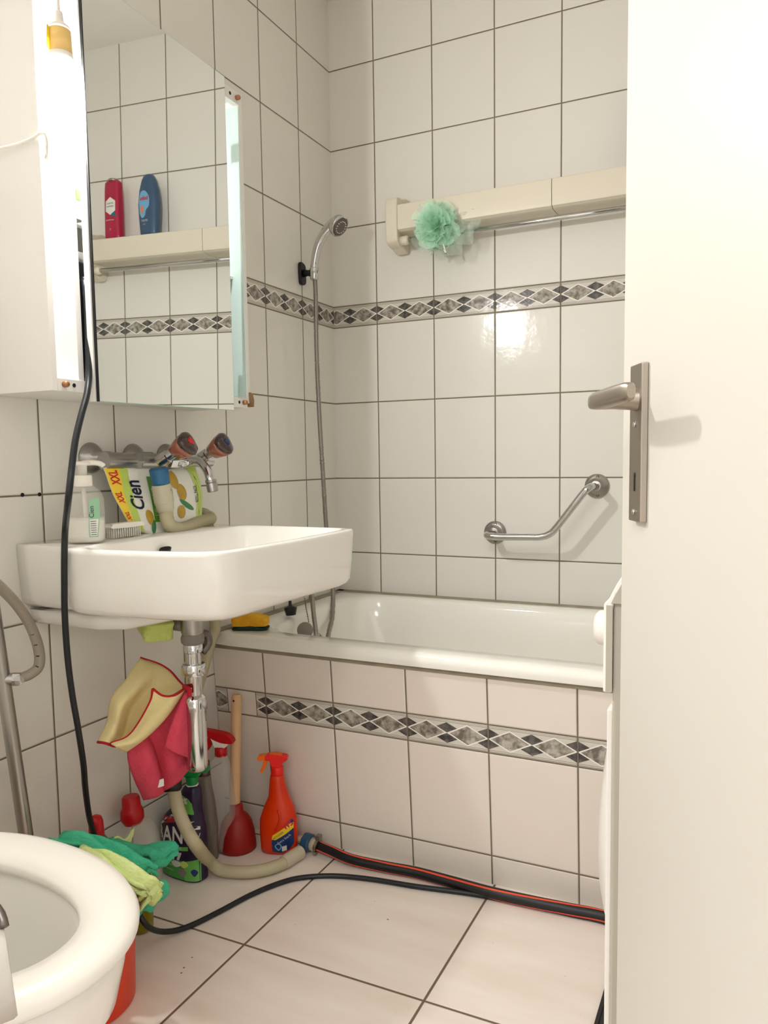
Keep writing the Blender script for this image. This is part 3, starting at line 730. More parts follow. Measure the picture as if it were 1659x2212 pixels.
bm = B(); tube(bm, spline([(.236, -1.057, .648), (.20, -1.06, .650), (.15, -1.062, .650), (.03, -1.062, .650), (.002, -1.062, .650)], .02), .013, 18); finish('overflow_branch', bm, 'grey_rubber', t)
bm = B(); tube(bm, spline([(.245, -1.035, .628), (.25, -1.012, .622), (.248, -1.006, .601), (.238, -1.015, .583)], .006), .009, 14); finish('bracket_clip', bm, 'steel_dark', t)
# ------------------------------------------------------------------ wall tap over the basin
t = thing('basin_mixer_tap', (.06, -.95, .99), 'chrome two-handle wall mixer with reddish brown knobs above the basin', 'tap')
AX = .055
for (yy, zz) in ((-1.068, .997), (-.944, .996), (-.835, .997)):
    bm = B(); revolve(bm, [(.0005, .033), (.003, .033), (.010, .029), (.018, .021), (.021, .014), (.055, .013)], (0, yy, zz), (1, 0, 0), 32); finish('rosette', bm, 'chrome_worn', t)
bm = B(); tube(bm, [(AX, -1.085, .990), (AX, -1.04, .989)], .019, 20); tube(bm, [(AX, -1.04, .989), (AX, -1.002, .9885)], .0175, 20); tube(bm, [(AX, -1.004, .9885), (AX, -.985, .988)], .0195, 6)
tube(bm, [(AX, -.987, .988), (AX + .01, -.90, .987), (AX + .022, -.875, .988)], .0180, 20); finish('supply_pipe', bm, 'chrome_worn', t, autos=40)
bm = B(); tube(bm, [(.078, -.915, .989), (.082, -.895, .989)], .018, 6); tube(bm, [(.082, -.90, .989), (.088, -.78, .989)], .0165, 22); tube(bm, [(.03, -.835, .997), (.086, -.835, .992)], .014, 18)
finish('tap_body', bm, 'chrome', t, autos=40)
for (pa, pb, m, pc) in ((at(345, 998, 0, .09), at(398, 962, 0, .155), 'label_red', 0), (at(432, 992, 0, .09), at(477, 962, 0, .150), 'label_blue', 1)):
    d = (pb - pa).normalized(); n_ = (pb - pa).length
    bm = B(); revolve(bm, [(0, .0145), (n_ * .35, .0145), (n_ * .37, .012), (n_ * .8, .0115)], pa, d, 24); st = finish('valve_stem', bm, 'chrome', t, autos=40)
    xx, yy_ = frame_axes(d)
    def tri(r, h, z_): return [pb + d * h + (xx * math.cos(a) + yy_ * math.sin(a)) * r * (1 + .10 * math.cos(3 * a)) for a in [2 * PI * k / 36 for k in range(36)]]
    bm = B(); loft(bm, [tri(.0135, -.030, 0), tri(.019, -.028, 0), tri(.0250, -.007, 0), tri(.0265, .004, 0)]); kn = finish('knob', bm, 'handle_amber', t)
    bm = B(); loft(bm, [tri(.0265, .004, 0), tri(.0270, .010, 0), tri(.023, .017, 0), tri(.014, .0195, 0)]); finish('knob_cap', bm, 'handle_dark', kn)
    bm = B(); loft(bm, [tri(.0085, .0190, 0), tri(.009, .0208, 0), tri(.006, .0222, 0)]); finish('colour_mark', bm, m, kn)
bm = B(); L = spline([at(388, 1003, 0, .085), at(410, 997, 0, .10), at(430, 997, 0, .125), at(447, 1015, 0, .150), at(455, 1037, 0, .163), at(459, 1050, 0, .166)], .004)
tube(bm, L, .0105, 20); finish('spout', bm, 'chrome', t)
pa = at(455, 1036, 0, .163); dn = (at(461, 1066, 0, .167) - pa).normalized()
bm = B(); revolve(bm, [(0, .0125), (.006, .0128), (.007, .0115), (.009, .013), (.027, .0125), (.0285, .010)], pa, dn, 24); finish('aerator', bm, 'chrome_worn', t, autos=40)

# ------------------------------------------------------------------ things on the basin deck
DZ = .8335
def ribbed(pts, r, name, m, parent, amp=.0007, per=.0044, step=.0022, n=16):
    b_ = B(); tube(b_, spline(pts, step), ribs(r, amp, per, step), n); return finish(name, b_, m, parent)
# beige washing-machine drain hose: from the tap down behind the basin to the floor
t = thing('drain_hose', (.09, -.93, .95), 'beige ribbed hose running from the tap behind the basin down to the floor', 'hose')
HX = .115
ca, cb2 = at(348, 1046, 0, HX), at(358, 1104, 0, HX)
dd = (cb2 - ca).normalized()
bm = B(); revolve(bm, [(0, .0195), (.002, .0208), (.040, .0215), (.0405, .0200), (.058, .0185), (.062, .016), (.075, .0145)], ca, dd, 30); col = finish('hose_socket', bm, 'beige_plastic', t, autos=35)
for (x_, z_) in ((367, 1058), (369, 1080)):
    q = at(x_, z_, 0, HX + .0185); bm = B(); revolve(bm, [(0, .0030), (.002, .0024)], q, (.9, -.35, 0), 12); finish('grip_hole', bm, 'steel_dark', col)
bm = B(); revolve(bm, [(-.036, .0175), (-.033, .0210), (-.006, .0200), (.002, .0185)], ca, dd, 12); finish('union_nut', bm, 'blue_plastic', t)
ribbed([cb2 + dd * .004, at(360, 1122, 0, .125), at(368, 1136, 0, .13), at(385, 1142, 0, .13), at(405, 1139, 0, .12), at(430, 1128, 0, .095), at(455, 1120, 0, .07), Vector((.040, -.755, .856)), Vector((.030, -.738, .835)), Vector((.028, -.732, .78)), Vector((.028, -.735, .68)), at(465, 1345, 0, .03), at(455, 1385, 0, .030),
        at(440, 1440, 0, .035), at(425, 1490, 0, .04), at(400, 1570, 0, .06), at(385, 1640, 0, .09), at(375, 1690, 0, .115)], .0145, 'upper_hose', 'beige_hose', t)
pa = at(372, 1668, 0, .115); pb = at(370, 1712, 0, .125)
bm = B(); revolve(bm, [(0, .012), (.002, .0165), (.018, .022), (.034, .0225), (.042, .0175)], pa, (pb - pa), 24); finish('rubber_sleeve', bm, 'black_rubber', t)
lo = [at(374, 1700, 0, .122), at(384, 1745, 0, .145), at(402, 1790, 0, .170), at(423, 1825, 0, .190)]
lo += [at(448, 1856, 2, .045) , at(475, 1878, 2, .020), at(520, 1884, 2, .0165), at(565, 1880, 2, .0165), at(605, 1868, 2, .0165), at(630, 1852, 2, .0165)]
ribbed(lo, .0145, 'lower_hose', 'beige_hose', t)
pa, pb = at(612, 1864, 2, .018), at(650, 1840, 2, .018)
bm = B(); revolve(bm, [(0, .0155), (.006, .0168), ((pb - pa).length - .002, .0168), ((pb - pa).length, .0150)], pa, pb - pa, 26); finish('hose_cuff', bm, 'beige_plastic', t, autos=40)
HC = pb
# pump bottle
o = at(193, 1172, 2, DZ); o = Vector((.145, o.y + .002, DZ)); o = at(193, 1150, 0, .115); o = Vector((.125, -1.207, DZ))
t = thing('soap_dispenser', o, 'clear pump bottle half full of white soap on the basin deck', 'soap dispenser')
b = Bot(o, .5, [(0, .032, .022, 0), (.003, .036, .026, 0), (.05, .037, .027, 0), (.085, .036, .026, 0), (.100, .030, .022, 0), (.108, .018, .016, 0), (.110, .016, .014, 0)], 2.6)
finish('bottle', b.mesh(), 'clear_plastic', t)
b2 = Bot(o, .5, [(.002, .031, .021, 0), (.005, .0345, .0245, 0), (.048, .0355, .0255, 0)], 2.6); finish('liquid_soap', b2.mesh(), 'soap_white', t)
bm = B(); revolve(bm, [(.108, .0168), (.109, .0172), (.127, .0168), (.129, .0155)], o, (0, 0, 1), 28); col = finish('screw_cap', bm, 'white_plastic', t, autos=40)
bm = B(); tube(bm, [o + Vector((0, 0, .105)), o + Vector((.003, 0, .06)), o + Vector((.008, 0, .012))], .004, 10); finish('dip_tube', bm, 'white_plastic', t)
bm = B(); revolve(bm, [(.128, .0085), (.147, .0085), (.148, .014), (.152, .0155), (.155, .013), (.156, .006)], o, (0, 0, 1), 24)
tube(bm, spline([o + Vector((.0, .0, .152)), o + Vector((.012, .018, .153)), o + Vector((.018, .030, .150)), o + Vector((.02, .034, .146))], .005), .0052, 12); finish('pump', bm, 'white_plastic', t)
l = b.patch([(.016, .012), (.030, .012), (.034, .05), (.0335, .088), (.018, .082)], 'label_mint', t)
b.patch([(.018, .014), (.029, .014), (.032, .046), (.018, .046)], 'label_white', l, 'barcode_field', .001)
for k in range(7): b.patch([(.0195, .016 + k * .0042), (.0285, .016 + k * .0042), (.0285, .0175 + k * .0042), (.0195, .0175 + k * .0042)], 'ink_grey', l, 'barcode_line', .0016, cuts=1)
b.text('Cien', .022, .060, .012, 'ink_navy', l, rot=PI / 2)
# refill pouch behind, leaning on the pipe
t = thing('refill_pouch', (.06, -.94, DZ), 'liquid soap refill pouch printed with olives, leaning under the tap pipe', 'refill pouch')
def pch(px, py): 
    z = at(px, py, 0, .07).z; k = (z - .83) / .15; return at(px, py, 0, .092 - .030 * k)
def pouchpt(s_, v_):   # s_ 0..1 along, v_ 0..1 up
    top = ((224, 1010), (300, 1009), (360, 1010), (422, 1008)); bot = ((285, 1141), (318, 1155), (380, 1147), (436, 1118))
    k = s_ * 3; i = min(int(k), 2); k -= i
    a = Vector(top[i]) * (1 - k) + Vector(top[i + 1]) * k; c = Vector(bot[i]) * (1 - k) + Vector(bot[i + 1]) * k
    if s_ < .5: c.x -= 0
    p = c * (1 - v_) + a * v_
    if s_ < .25: p.x -= 6 * math.sin(v_ * PI) * (1 - s_ * 4)
    if s_ > .8: p.x += 8 * math.sin(v_ * PI) * (s_ - .8) * 5
    w_ = pch(p.x, p.y); bul = .016 * max(0, math.sin(min(1, max(0, s_)) * PI)) ** .7 * max(0, 1 - v_) ** .5
    return w_ + Vector((bul, 0, 0)) + Vector((noise.noise(w_ * 30) * .002, 0, 0))
def pouch_patch(s0, s1, v0, v1, m, name, parent, eps=0, nu=24, nv=24, fn=None):
    b_ = B(); G = []
    for j in range(nv + 1):
        row = []
        for i in range(nu + 1):
            a, c = s0 + (s1 - s0) * i / nu, v0 + (v1 - v0) * j / nv
            if fn: a, c = fn(a, c, i / nu, j / nv)
            row.append(b_.verts.new(pouchpt(a, c) + Vector((eps, -eps * .3, 0))))
        G.append(row)
    for j in range(nv):
        for i in range(nu): b_.faces.new((G[j][i], G[j][i + 1], G[j + 1][i + 1], G[j + 1][i]))
    return finish(name, b_, m, parent)
# pouch body: front and back foil
b_ = B(); fr, bk = [], []
for j in range(21):
    fr.append([b_.verts.new(pouchpt(i / 20, j / 20)) for i in range(21)]); bk.append([b_.verts.new(pouchpt(i / 20, j / 20) - Vector((.0015 + .03 * max(0, math.sin(i / 20 * PI)) * (1 - j / 20) ** .5, 0, 0))) for i in range(21)])
for G in (fr, bk):
    for j in range(20):
        for i in range(20): b_.faces.new((G[j][i], G[j][i + 1], G[j + 1][i + 1], G[j + 1][i]))
for j in range(20):
    for i in (0, 20): b_.faces.new((fr[j][i], fr[j + 1][i], bk[j + 1][i], bk[j][i]))
for i in range(20):
    for j in (0, 20): b_.faces.new((fr[j][i], fr[j][i + 1], bk[j][i + 1], bk[j][i]))
body = finish('pouch_body', b_, 'pouch_white', t)
pouch_patch(0, .13, .02, .99, 'pouch_yellow', 'side_strip', t, .0006, 6, fn=lambda a, c, i, j: (i * (.085 + .06 * j * j), c))
pouch_patch(.13, .20, 0.0, .99, 'pouch_lime', 'lime_field', t, .0006, 8, fn=lambda a, c, i, j: (.085 + .06 * j * j + i * (.07 + .04 * (1 - j)), c))
pouch_patch(.88, .995, .0, .99, 'pouch_lime', 'lime_field', t, .0006, 8, fn=lambda a, c, i, j: (a + (.05 * math.sin(j * PI) if i < .5 else 0), c))
pouch_patch(.385, .475, .18, .86, 'grass_green', 'green_band', t, .0008, 8)
def ptext(s_, txt, v_, size, m, rot=PI / 2, sx=1, bold=0, eps=.0016, par=None):
    me = text_mesh(txt, 1.0, bold); b_ = B(); b_.from_mesh(me); bpy.data.meshes.remove(me); bmesh.ops.triangulate(b_, faces=b_.faces)
    W = .30; H = .145
    for v in b_.verts:
        x, y = v.co.x * size * sx, v.co.y * size; c_, q_ = math.cos(rot), math.sin(rot)
        v.co = pouchpt(s_ + (x * c_ - y * q_) / W, v_ + (x * q_ + y * c_) / H) + Vector((eps, -eps * .3, 0))
    return finish('lettering', b_, m, par or t)
ptext(.225, 'Cien', .58, .060, 'ink_navy', bold=.022, sx=.58)
for v_, s_, k in ((.84, .070, .034), (.52, .052, .026), (.22, .045, .020)):
    ptext(s_, 'XXL', v_, k, 'label_red', bold=.03, sx=.52)
ptext(.43, 'LIQUID SOAP', .48, .020, 'label_white', sx=.5)
ptext(.925, 'REFILL PACK', .50, .016, 'ink_dark', sx=.5)
def pell(cs, cv, rs, rv, rot, m, name):
    b_ = B(); c = b_.verts.new(pouchpt(cs, cv) + Vector((.003, -.001, 0))); ring = []
    for k in range(20):
        a = 2 * PI * k / 20; x, y = rs * math.cos(a), rv * math.sin(a); x, y = x * math.cos(rot) - y * math.sin(rot), x * math.sin(rot) + y * math.cos(rot)
        ring.append(b_.verts.new(pouchpt(cs + x / .30, cv + y / .145) + Vector((.0014, -.0005, 0))))
    for k in range(20): b_.faces.new((c, ring[k], ring[(k + 1) % 20]))
    finish(name, b_, m, t)
for a in ((.70, .80, .0150, .022, .3, 'olive_fruit', 'printed_olive'), (.77, .58, .0150, .021, .2, 'olive_fruit', 'printed_olive'), (.72, .28, .016, .015, 0, 'olive_fruit', 'printed_olive'), (.33, .26, .014, .016, .2, 'olive_fruit', 'printed_olive'),
          (.63, .75, .007, .026, .25, 'leaf', 'printed_leaf'), (.80, .36, .0065, .028, .9, 'leaf', 'printed_leaf'), (.36, .12, .007, .016, -.2, 'leaf', 'printed_leaf'), (.56, .30, .010, .022, .5, 'leaf', 'printed_leaf')): pell(*a)
# nail brush
t = thing('nail_brush', (.10, -1.08, DZ), 'small white nail brush lying between soap bottle and pouch', 'brush')
ba, bb = at(236, 1152, 0, .118), at(302, 1146, 0, .118)
ba.z = bb.z = DZ + .020
d = (bb - ba); d.z = 0; L_ = d.length; d.normalize(); n_ = Vector((d.y, -d.x, 0))
bm = B(); prism(bm, smooth2([(0, 0), (0, .007), (.004, .0095), (L_ - .004, .0095), (L_, .007), (L_, 0)], 2), ba, d, (0, 0, 1), .022); finish('brush_back', bm, 'white_plastic', t, bevel=.002, smooth=False)
bm = B()
for i in range(13):
    for j in range(4):
        p = ba + d * (L_ * (i + .7) / 14) + n_ * (-.008 + .0053 * j); revolve(bm, [(-.0195, .0016), (.001, .0011)], p, (0, 0, 1), 6)
finish('bristles', bm, 'soap_white', t)['kind'] = 'stuff'

# ------------------------------------------------------------------ sponges
def sponge(name, label, o, d, L_, W_, H_, m, scour=None, bend=0, seed=1):
    t = thing(name, o, label, 'sponge'); d = Vector(d).normalized(); n_ = Vector((-d.y, d.x, 0)).normalized(); up = d.cross(n_)
    def blk(z0_, z1_, mm_, nm_):
        b_ = B(); bmesh.ops.create_cube(b_, size=1); bmesh.ops.subdivide_edges(b_, edges=b_.edges, cuts=7, use_grid_fill=True)
        for v in b_.verts:
            x, y, z = v.co; zz = z0_ + (z + .5) * (z1_ - z0_); q = Vector((x * 5, y * 5, seed + z * 3))
            k = 1 + .12 * noise.noise(q)
            x2, y2 = x * L_ * k * (1 - .06 * (abs(y * 2) ** 6)), y * W_ * k * (1 - .06 * (abs(x * 2) ** 6))
            zz = zz + bend * (math.cos(x * 5) - .6) * .4 * (z + .5) + .0025 * noise.noise(q * 1.7) * (z + .5)
            v.co = Vector(o) + d * x2 + n_ * y2 + up * zz
        return finish(nm_, b_, mm_, t, sub=1)
    if scour: blk(0, H_ * .26, scour, 'scouring_pad'); blk(H_ * .25, H_, m, 'foam')
    else: blk(0, H_, m, 'foam')
    return t
so = at(524, 1362, 2, .542); sponge('sponge', 'yellow sponge with dark green scouring pad on the tub corner', (so.x + .005, so.y + .03, .5425), (.92, .40, 0), .094, .055, .036, 'sponge_yellow', 'scour_dark', .012)
sponge('sponge', 'light green sponge wedged on the pipe beneath the washbasin', (.168, -1.080, .636), (.75, -.5, -.25), .098, .060, .036, 'sponge_green', None, -.006, 4)
sponge('sponge', 'pale yellow sponge edge squeezed against the washbasin underside', (.165, -1.045, .6705), (.80, -.35, 0), .060, .035, .012, 'cloth_yellow', None, 0, 9)

# ------------------------------------------------------------------ cleaning cloths hung over the trap
def hem(G_edges, parent, m='hem_red', r=.0028):
    b_ = B()
    for L in G_edges: tube(b_, L, r, 8)
    return finish('stitched_hem', b_, m, parent)
def X(lst, xs):
    return [at(p[0], p[1], 0, x) for p, x in zip(lst, xs)]
t = thing('cleaning_cloth', (.24, -1.08, .50), 'yellow cleaning cloth with dark red hem draped from the trap', 'cloth')
bm = B()
cA = [X([(305, 1419), (272, 1465), (243, 1505), (230, 1555), (212, 1603)], (.135, .145, .15, .14, .15)),
      X([(332, 1428), (296, 1480), (262, 1522), (250, 1570), (232, 1609)], (.15, .175, .185, .175, .18)),
      X([(362, 1446), (325, 1480), (285, 1525), (270, 1575), (250, 1613)], (.17, .165, .15, .155, .165)),
      X([(384, 1468), (350, 1492), (315, 1530), (292, 1570), (264, 1612)], (.195, .185, .175, .17, .175)),
      X([(402, 1485), (370, 1505), (338, 1535), (306, 1572), (268, 1614)], (.222, .215, .20, .19, .18))]
G = sheet(bm, cA, 24, 26, .004, 1)
e1 = [v.co.copy() for v in G[0]]; e2 = [v.co.copy() for v in G[-1]]
cB = [X([(330, 1489), (326, 1515), (304, 1555), (275, 1592), (240, 1608)], (.205, .20, .20, .205, .185)),
      X([(352, 1504), (342, 1530), (318, 1568), (288, 1600), (250, 1614)], (.215, .22, .225, .225, .20)),
      X([(376, 1503), (358, 1535), (334, 1570), (302, 1602), (262, 1621)], (.23, .23, .23, .225, .20)),
      X([(403, 1483), (380, 1522), (350, 1560), (314, 1596), (272, 1624)], (.235, .225, .22, .21, .195))]
G2 = sheet(bm, cB, 18, 24, .003, 2)
e3 = [v.co.copy() for v in G2[0]]; e4 = [G2[i][0].co.copy() for i in range(len(G2))]; e5 = [v.co.copy() for v in G2[-1]]
finish('cloth_body', bm, 'cloth_yellow', t, solid=.003); hem([e1, e2, e3, e4], t)
t = thing('cleaning_cloth', (.24, -1.05, .42), 'pink cleaning cloth hanging below the yellow one on the trap', 'cloth')
bm = B()
cC = [X([(276, 1600), (278, 1640), (290, 1685), (313, 1729)], (.17, .185, .19, .18)), X([(290, 1585), (305, 1635), (318, 1682), (326, 1726)], (.18, .21, .215, .20)),
      X([(310, 1585), (326, 1630), (340, 1675), (343, 1720)], (.19, .22, .22, .20)), X([(325, 1590), (338, 1635), (348, 1675), (353, 1712)], (.19, .195, .19, .185))]
sheet(bm, cC, 14, 20, .003, 4)
cD = [X([(396, 1494), (352, 1545), (312, 1592), (328, 1640), (348, 1705)], (.225, .20, .185, .175, .175)),
      X([(399, 1492), (366, 1552), (340, 1605), (348, 1655), (354, 1706)], (.23, .215, .20, .20, .185)),
      X([(402, 1490), (384, 1550), (372, 1612), (376, 1655), (370, 1698)], (.235, .235, .23, .225, .20)),
      X([(405, 1490), (406, 1555), (412, 1605), (418, 1645), (388, 1685)], (.237, .23, .225, .215, .205))]
sheet(bm, cD, 18, 22, .003, 5)
cE = [X([(400, 1496), (378, 1550), (356, 1606), (362, 1618)], (.24, .238, .235, .235)), X([(404, 1496), (392, 1555), (382, 1618), (392, 1632)], (.243, .25, .252, .25)), X([(407, 1497), (409, 1560), (416, 1612), (421, 1640)], (.243, .243, .24, .235))]
sheet(bm, cE, 12, 18, .002, 6)
finish('cloth_body', bm, 'cloth_pink', t, solid=.003)
q = at(347, 1690, 0, .215)
finish('care_tag', box(B(), (-.0012, -.0065, -.009), (.0012, .0065, .006), M4=Matrix.Translation(q) @ Matrix.Rotation(-.35, 4, 'Z')), 'label_white', t, smooth=False)
bm = B(); tube(bm, spline([at(398, 1483, 0, .232), at(404, 1486, 0, .252), at(410, 1492, 0, .262), at(409, 1505, 0, .262)], .004), .0045, 10); finish('hanging_loop', bm, 'hem_red', t)

# ------------------------------------------------------------------ bottles under the basin
CA = .4432
# orange cleaner
o = Vector((.262, -.742, 0)); o = at(598, 1842, 2, 0); o = Vector((o.x, o.y + .012, .0))
t = thing('spray_bottle', o, 'orange spray bottle with red trigger head beside the plunger', 'spray bottle')
b = Bot(o, .40, [(0, .038, .020, 0), (.006, .046, .027, 0), (.05, .048, .029, 0), (.085, .047, .028, 0), (.115, .039, .025, .002), (.145, .026, .021, .002), (.170, .021, .018, 0), (.188, .0185, .017, -.001), (.198, .0165, .016, -.001), (.201, .014, .014, -.001)], 2.3)
finish('bottle_body', b.mesh(), 'orange_bottle', t)
bm = B(); tube(bm, spline([b.P(.003, .118, -.001), b.P(.008, .108, .001), b.P(.009, .095, .001), b.P(.004, .080, .0), b.P(-.004, .068, -.001)], .004), .003, 8); finish('grip_ridge', bm, 'orange_bottle', t)
zt = .199; oo, UU, ZZ = b.T @ (o + Vector((0, 0, zt))), b.U, Vector((0, 0, 1))
bm = B(); revolve(bm, [(0, .0150), (.001, .0165), (.020, .0152), (.023, .013)], oo, ZZ, 28); finish('collar', bm, 'red_head', t)
bm = B(); prism(bm, smooth2([(-.011, .022), (.010, .022), (.014, .032), (.026, .040), (.028, .046), (.020, .052), (-.010, .055), (-.027, .052), (-.028, .040), (-.018, .038)], 5), oo, UU, ZZ, .020); finish('spray_head', bm, 'red_head', t, bevel=.005, smooth=False)
bm = B(); prism(bm, smooth2([(.014, .053), (-.004, .057), (-.030, .052), (-.046, .050), (-.046, .038), (-.026, .041), (.002, .0505)], 4), oo, UU, ZZ, .017); finish('nozzle_cover', bm, 'orange_plastic', t, bevel=.003, smooth=False)
bm = B(); prism(bm, smooth2([(-.022, .042), (-.032, .040), (-.036, .025), (-.043, .010), (-.040, .006), (-.034, .010), (-.026, .026)], 4), oo, UU, ZZ, .010); finish('trigger', bm, 'orange_plastic', t, bevel=.002, smooth=False)
l = b.patch([(-.012, .012), (-.014, .034), (-.010, .048), (.010, .064), (.036, .094), (.041, .088), (.0415, .030), (.030, .016), (.010, .008)], 'label_blue', t)
b.patch([(-.013, .044), (-.011, .054), (.014, .070), (.030, .082), (.041, .084), (.041, .070), (.020, .056), (-.004, .042)], 'label_yellow', l, 'label_band', .0010)
b.patch(smooth2([(-.006, .026), (.004, .034), (.012, .026), (.004, .014)], 5), 'label_sky', l, 'label_ring', .0010); b.patch(smooth2([(-.003, .027), (.004, .031), (.009, .026), (.004, .018)], 5), 'label_blue', l, 'label_spot', .0014)
b.patch([(.012, .012), (.024, .015), (.024, .028), (.012, .025)], 'label_white', l, 'barcode', .0012)
b.text('W5', .028, .079, .020, 'label_red', l, rot=.55, bold=.0008, sx=.8); b.text('FETTLÖSER', .004, .054, .0062, 'ink_dark', l, rot=.62); b.text('Extra Stark', .018, .044, .0085, 'label_silver', l, rot=.6)
# plunger
o = Vector((.152, -.752, 0))
pt, pb = at(511, 1500, 1, -.722), at(507, 1760, 1, -.752)
o = Vector((pb.x + .006, pb.y, 0))
t = thing('plunger', o, 'red rubber plunger with a wooden stick leaning on the bath tiles', 'plunger')
bm = B(); revolve(bm, [(0, .045), (.002, .048), (.012, .0475), (.045, .044), (.070, .038), (.085, .029), (.092, .021), (.098, .0175), (.115, .016), (.117, .012)], o, (0, 0, 1), 36); finish('rubber_cup', bm, 'rubber_red', t)
dd = (pt - pb).normalized(); bm = B(); revolve(bm, [(-.03, .0125), (0, .0138), ((pt - pb).length - .006, .0130), ((pt - pb).length, .0100)], pb, dd, 24); st = finish('stick', bm, 'wood', t, autos=50)
q = at(505, 1514, 1, -.7355); bm = B(); revolve(bm, [(0, .0028), (.0012, .0028)], q + Vector((0, -.0002, 0)), (.43, -.9, 0), 12); finish('hanging_hole', bm, 'black', st)
# clear bottle with red and white trigger
o = at(480, 1862, 2, 0); o = Vector((.080, -.790, 0))
o = at(478, 1790, 1, -.775); o = Vector((o.x, -.775, 0))
t = thing('spray_bottle', o, 'clear grey spray bottle with red and white trigger head behind the plunger', 'spray bottle')
b = Bot(o + Vector((-.004, -.002, 0)), .30, [(0, .040, .024, 0), (.006, .045, .028, 0), (.11, .045, .028, 0), (.17, .040, .026, 0), (.205, .036, .024, 0), (.233, .024, .018, .006), (.243, .015, .015, .010), (.250, .014, .014, .010)], 2.8)
finish('bottle_body', b.mesh(), 'clear_plastic', t)
zt = .246; oo = o + Vector((0, 0, zt)) + b.U * .006; UU = b.U
bm = B(); revolve(bm, [(0, .0135), (.001, .0158), (.022, .0150), (.024, .0130)], oo, ZZ, 28); finish('collar', bm, 'red_plastic', t)
bm = B(); prism(bm, smooth2([(-.012, .023), (.012, .023), (.022, .036), (.0, .036), (-.022, .052), (-.028, .056), (-.020, .040)], 4), oo, UU, ZZ, .018); finish('spray_head', bm, 'white_plastic', t, bevel=.003, smooth=False)
bm = B(); prism(bm, smooth2([(.036, .036), (.030, .050), (.012, .060), (-.030, .067), (-.044, .066), (-.045, .050), (-.032, .051), (-.010, .040), (.015, .034)], 4), oo, UU, ZZ, .021); finish('head_cover', bm, 'red_plastic', t, bevel=.004, smooth=False)
bm = B(); prism(bm, smooth2([(-.024, .048), (-.033, .046), (-.040, .024), (-.046, .013), (-.042, .009), (-.032, .014), (-.022, .030)], 4), oo, UU, ZZ, .010); finish('trigger', bm, 'red_plastic', t, bevel=.002, smooth=False)
b.patch(smooth2([(-.038, .05), (-.024, .045), (-.020, .09), (-.026, .13), (-.038, .135)], 4), 'clear_yellow', t)
# grey bottle, square shouldered
o = at(446, 1812, 1, -.825); o = Vector((o.x - .002, -.825, 0))
t = thing('cleaner_bottle', o, 'dark grey flat bottle standing behind the violet cleaner', 'bottle')
b = Bot(o + Vector((.004, -.006, 0)), .45, [(0, .026, .018, 0), (.005, .031, .022, 0), (.09, .031, .022, 0), (.15, .026, .020, 0), (.19, .019, .018, 0), (.215, .0175, .0165, 0)], 3)
finish('bottle_body', b.mesh(), 'grey_bottle', t)
bm = B(); revolve(bm, [(.2152, .0165), (.217, .0172), (.245, .0165), (.248, .0150)], o, ZZ, 24); finish('cap', bm, 'steel_dark', t, autos=40)
# violet cleaner
o = Vector((.083, -.893, 0)); o = Vector((.076, -.908, 0))
t = thing('spray_bottle', o, 'dark violet and green degreaser spray bottle standing behind the hose', 'spray bottle')
b = Bot(o, -.06, [(0, .056, .026, 0), (.004, .061, .030, 0), (.10, .062, .031, 0), (.125, .060, .031, 0), (.148, .051, .028, .004), (.170, .038, .025, .014), (.195, .030, .022, .023), (.212, .0240, .020, .028), (.223, .019, .017, .031), (.229, .014, .014, .032)], 2.8)
finish('bottle_body', b.mesh(), 'violet', t)
oo = o + Vector((0, 0, .227)) + b.U * .032; UU = -Vector((.96, .28, 0))
bm = B(); revolve(bm, [(0, .0145), (.003, .0148)], oo, ZZ, 24); finish('neck_ring', bm, 'white_plastic', t)
bm = B(); revolve(bm, [(.003, .0130), (.020, .0150), (.024, .0160)], oo, ZZ, 24)
prism(bm, smooth2([(-.016, .022), (.014, .022), (.030, .030), (.036, .040), (.028, .046), (-.010, .044), (-.040, .046), (-.042, .036), (-.024, .034)], 4), oo, UU, ZZ, .020); finish('spray_head', bm, 'green_plastic', t, bevel=.004, smooth=False)
_bp, _bt = b.patch, b.text
b.patch = lambda pts, *a_, **k_: _bp([(x_ * 1.28, y_) for x_, y_ in pts], *a_, **k_)
l = b.patch([(-.046, .006), (.047, .006), (.0475, .060), (.020, .052), (-.046, .048)], 'green_label', t)
b.patch([(.020, .006), (.047, .006), (.0475, .060), (.020, .052)], 'green_light', l, 'label_corner', .0010)
b.patch([(-.004, .170), (.002, .202), (.014, .209), (.030, .202), (.036, .192), (.0385, .165), (.024, .168), (.010, .176), (-.010, .166)], 'green_light', t, 'label_crest')
for (u1, z1_, u2, z2_) in ((.002, .146, .010, .168), (.014, .146, .022, .166), (.022, .138, .036, .150), (-.014, .146, -.006, .158), (-.030, .138, -.020, .150), (-.044, .122, -.030, .136), (-.046, .100, -.036, .108), (-.022, .050, -.016, .072), (-.006, .050, -.003, .072), (.006, .052, .012, .072)):
    b.patch([(u1 - .0028, z1_), (u1 + .0028, z1_), (u2 + .0040, z2_), (u2 - .0040, z2_)], 'label_silver', t, 'burst_ray')
b.text('100%', .016, .194, .0190, 'label_white', t, rot=.12, bold=.0006, sx=.9, shear=.2); b.text('FETTLÖSER', .016, .180, .0066, 'label_white', t, rot=.12)
b.text('Cillit', -.020, .144, .0210, 'label_red', t, rot=.25, bold=.0007, shear=.2)
b.text('BANG', -.004, .110, .054, 'label_white', t, rot=.12, bold=.0012, sx=.86, shear=.2)
b.patch([(-.030, .068), (.030, .080), (.030, .090), (-.030, .078)], 'green_light', t, 'label_banner'); b.text('FETTLÖSER', .0, .0795, .0085, 'label_white', t, rot=.2)
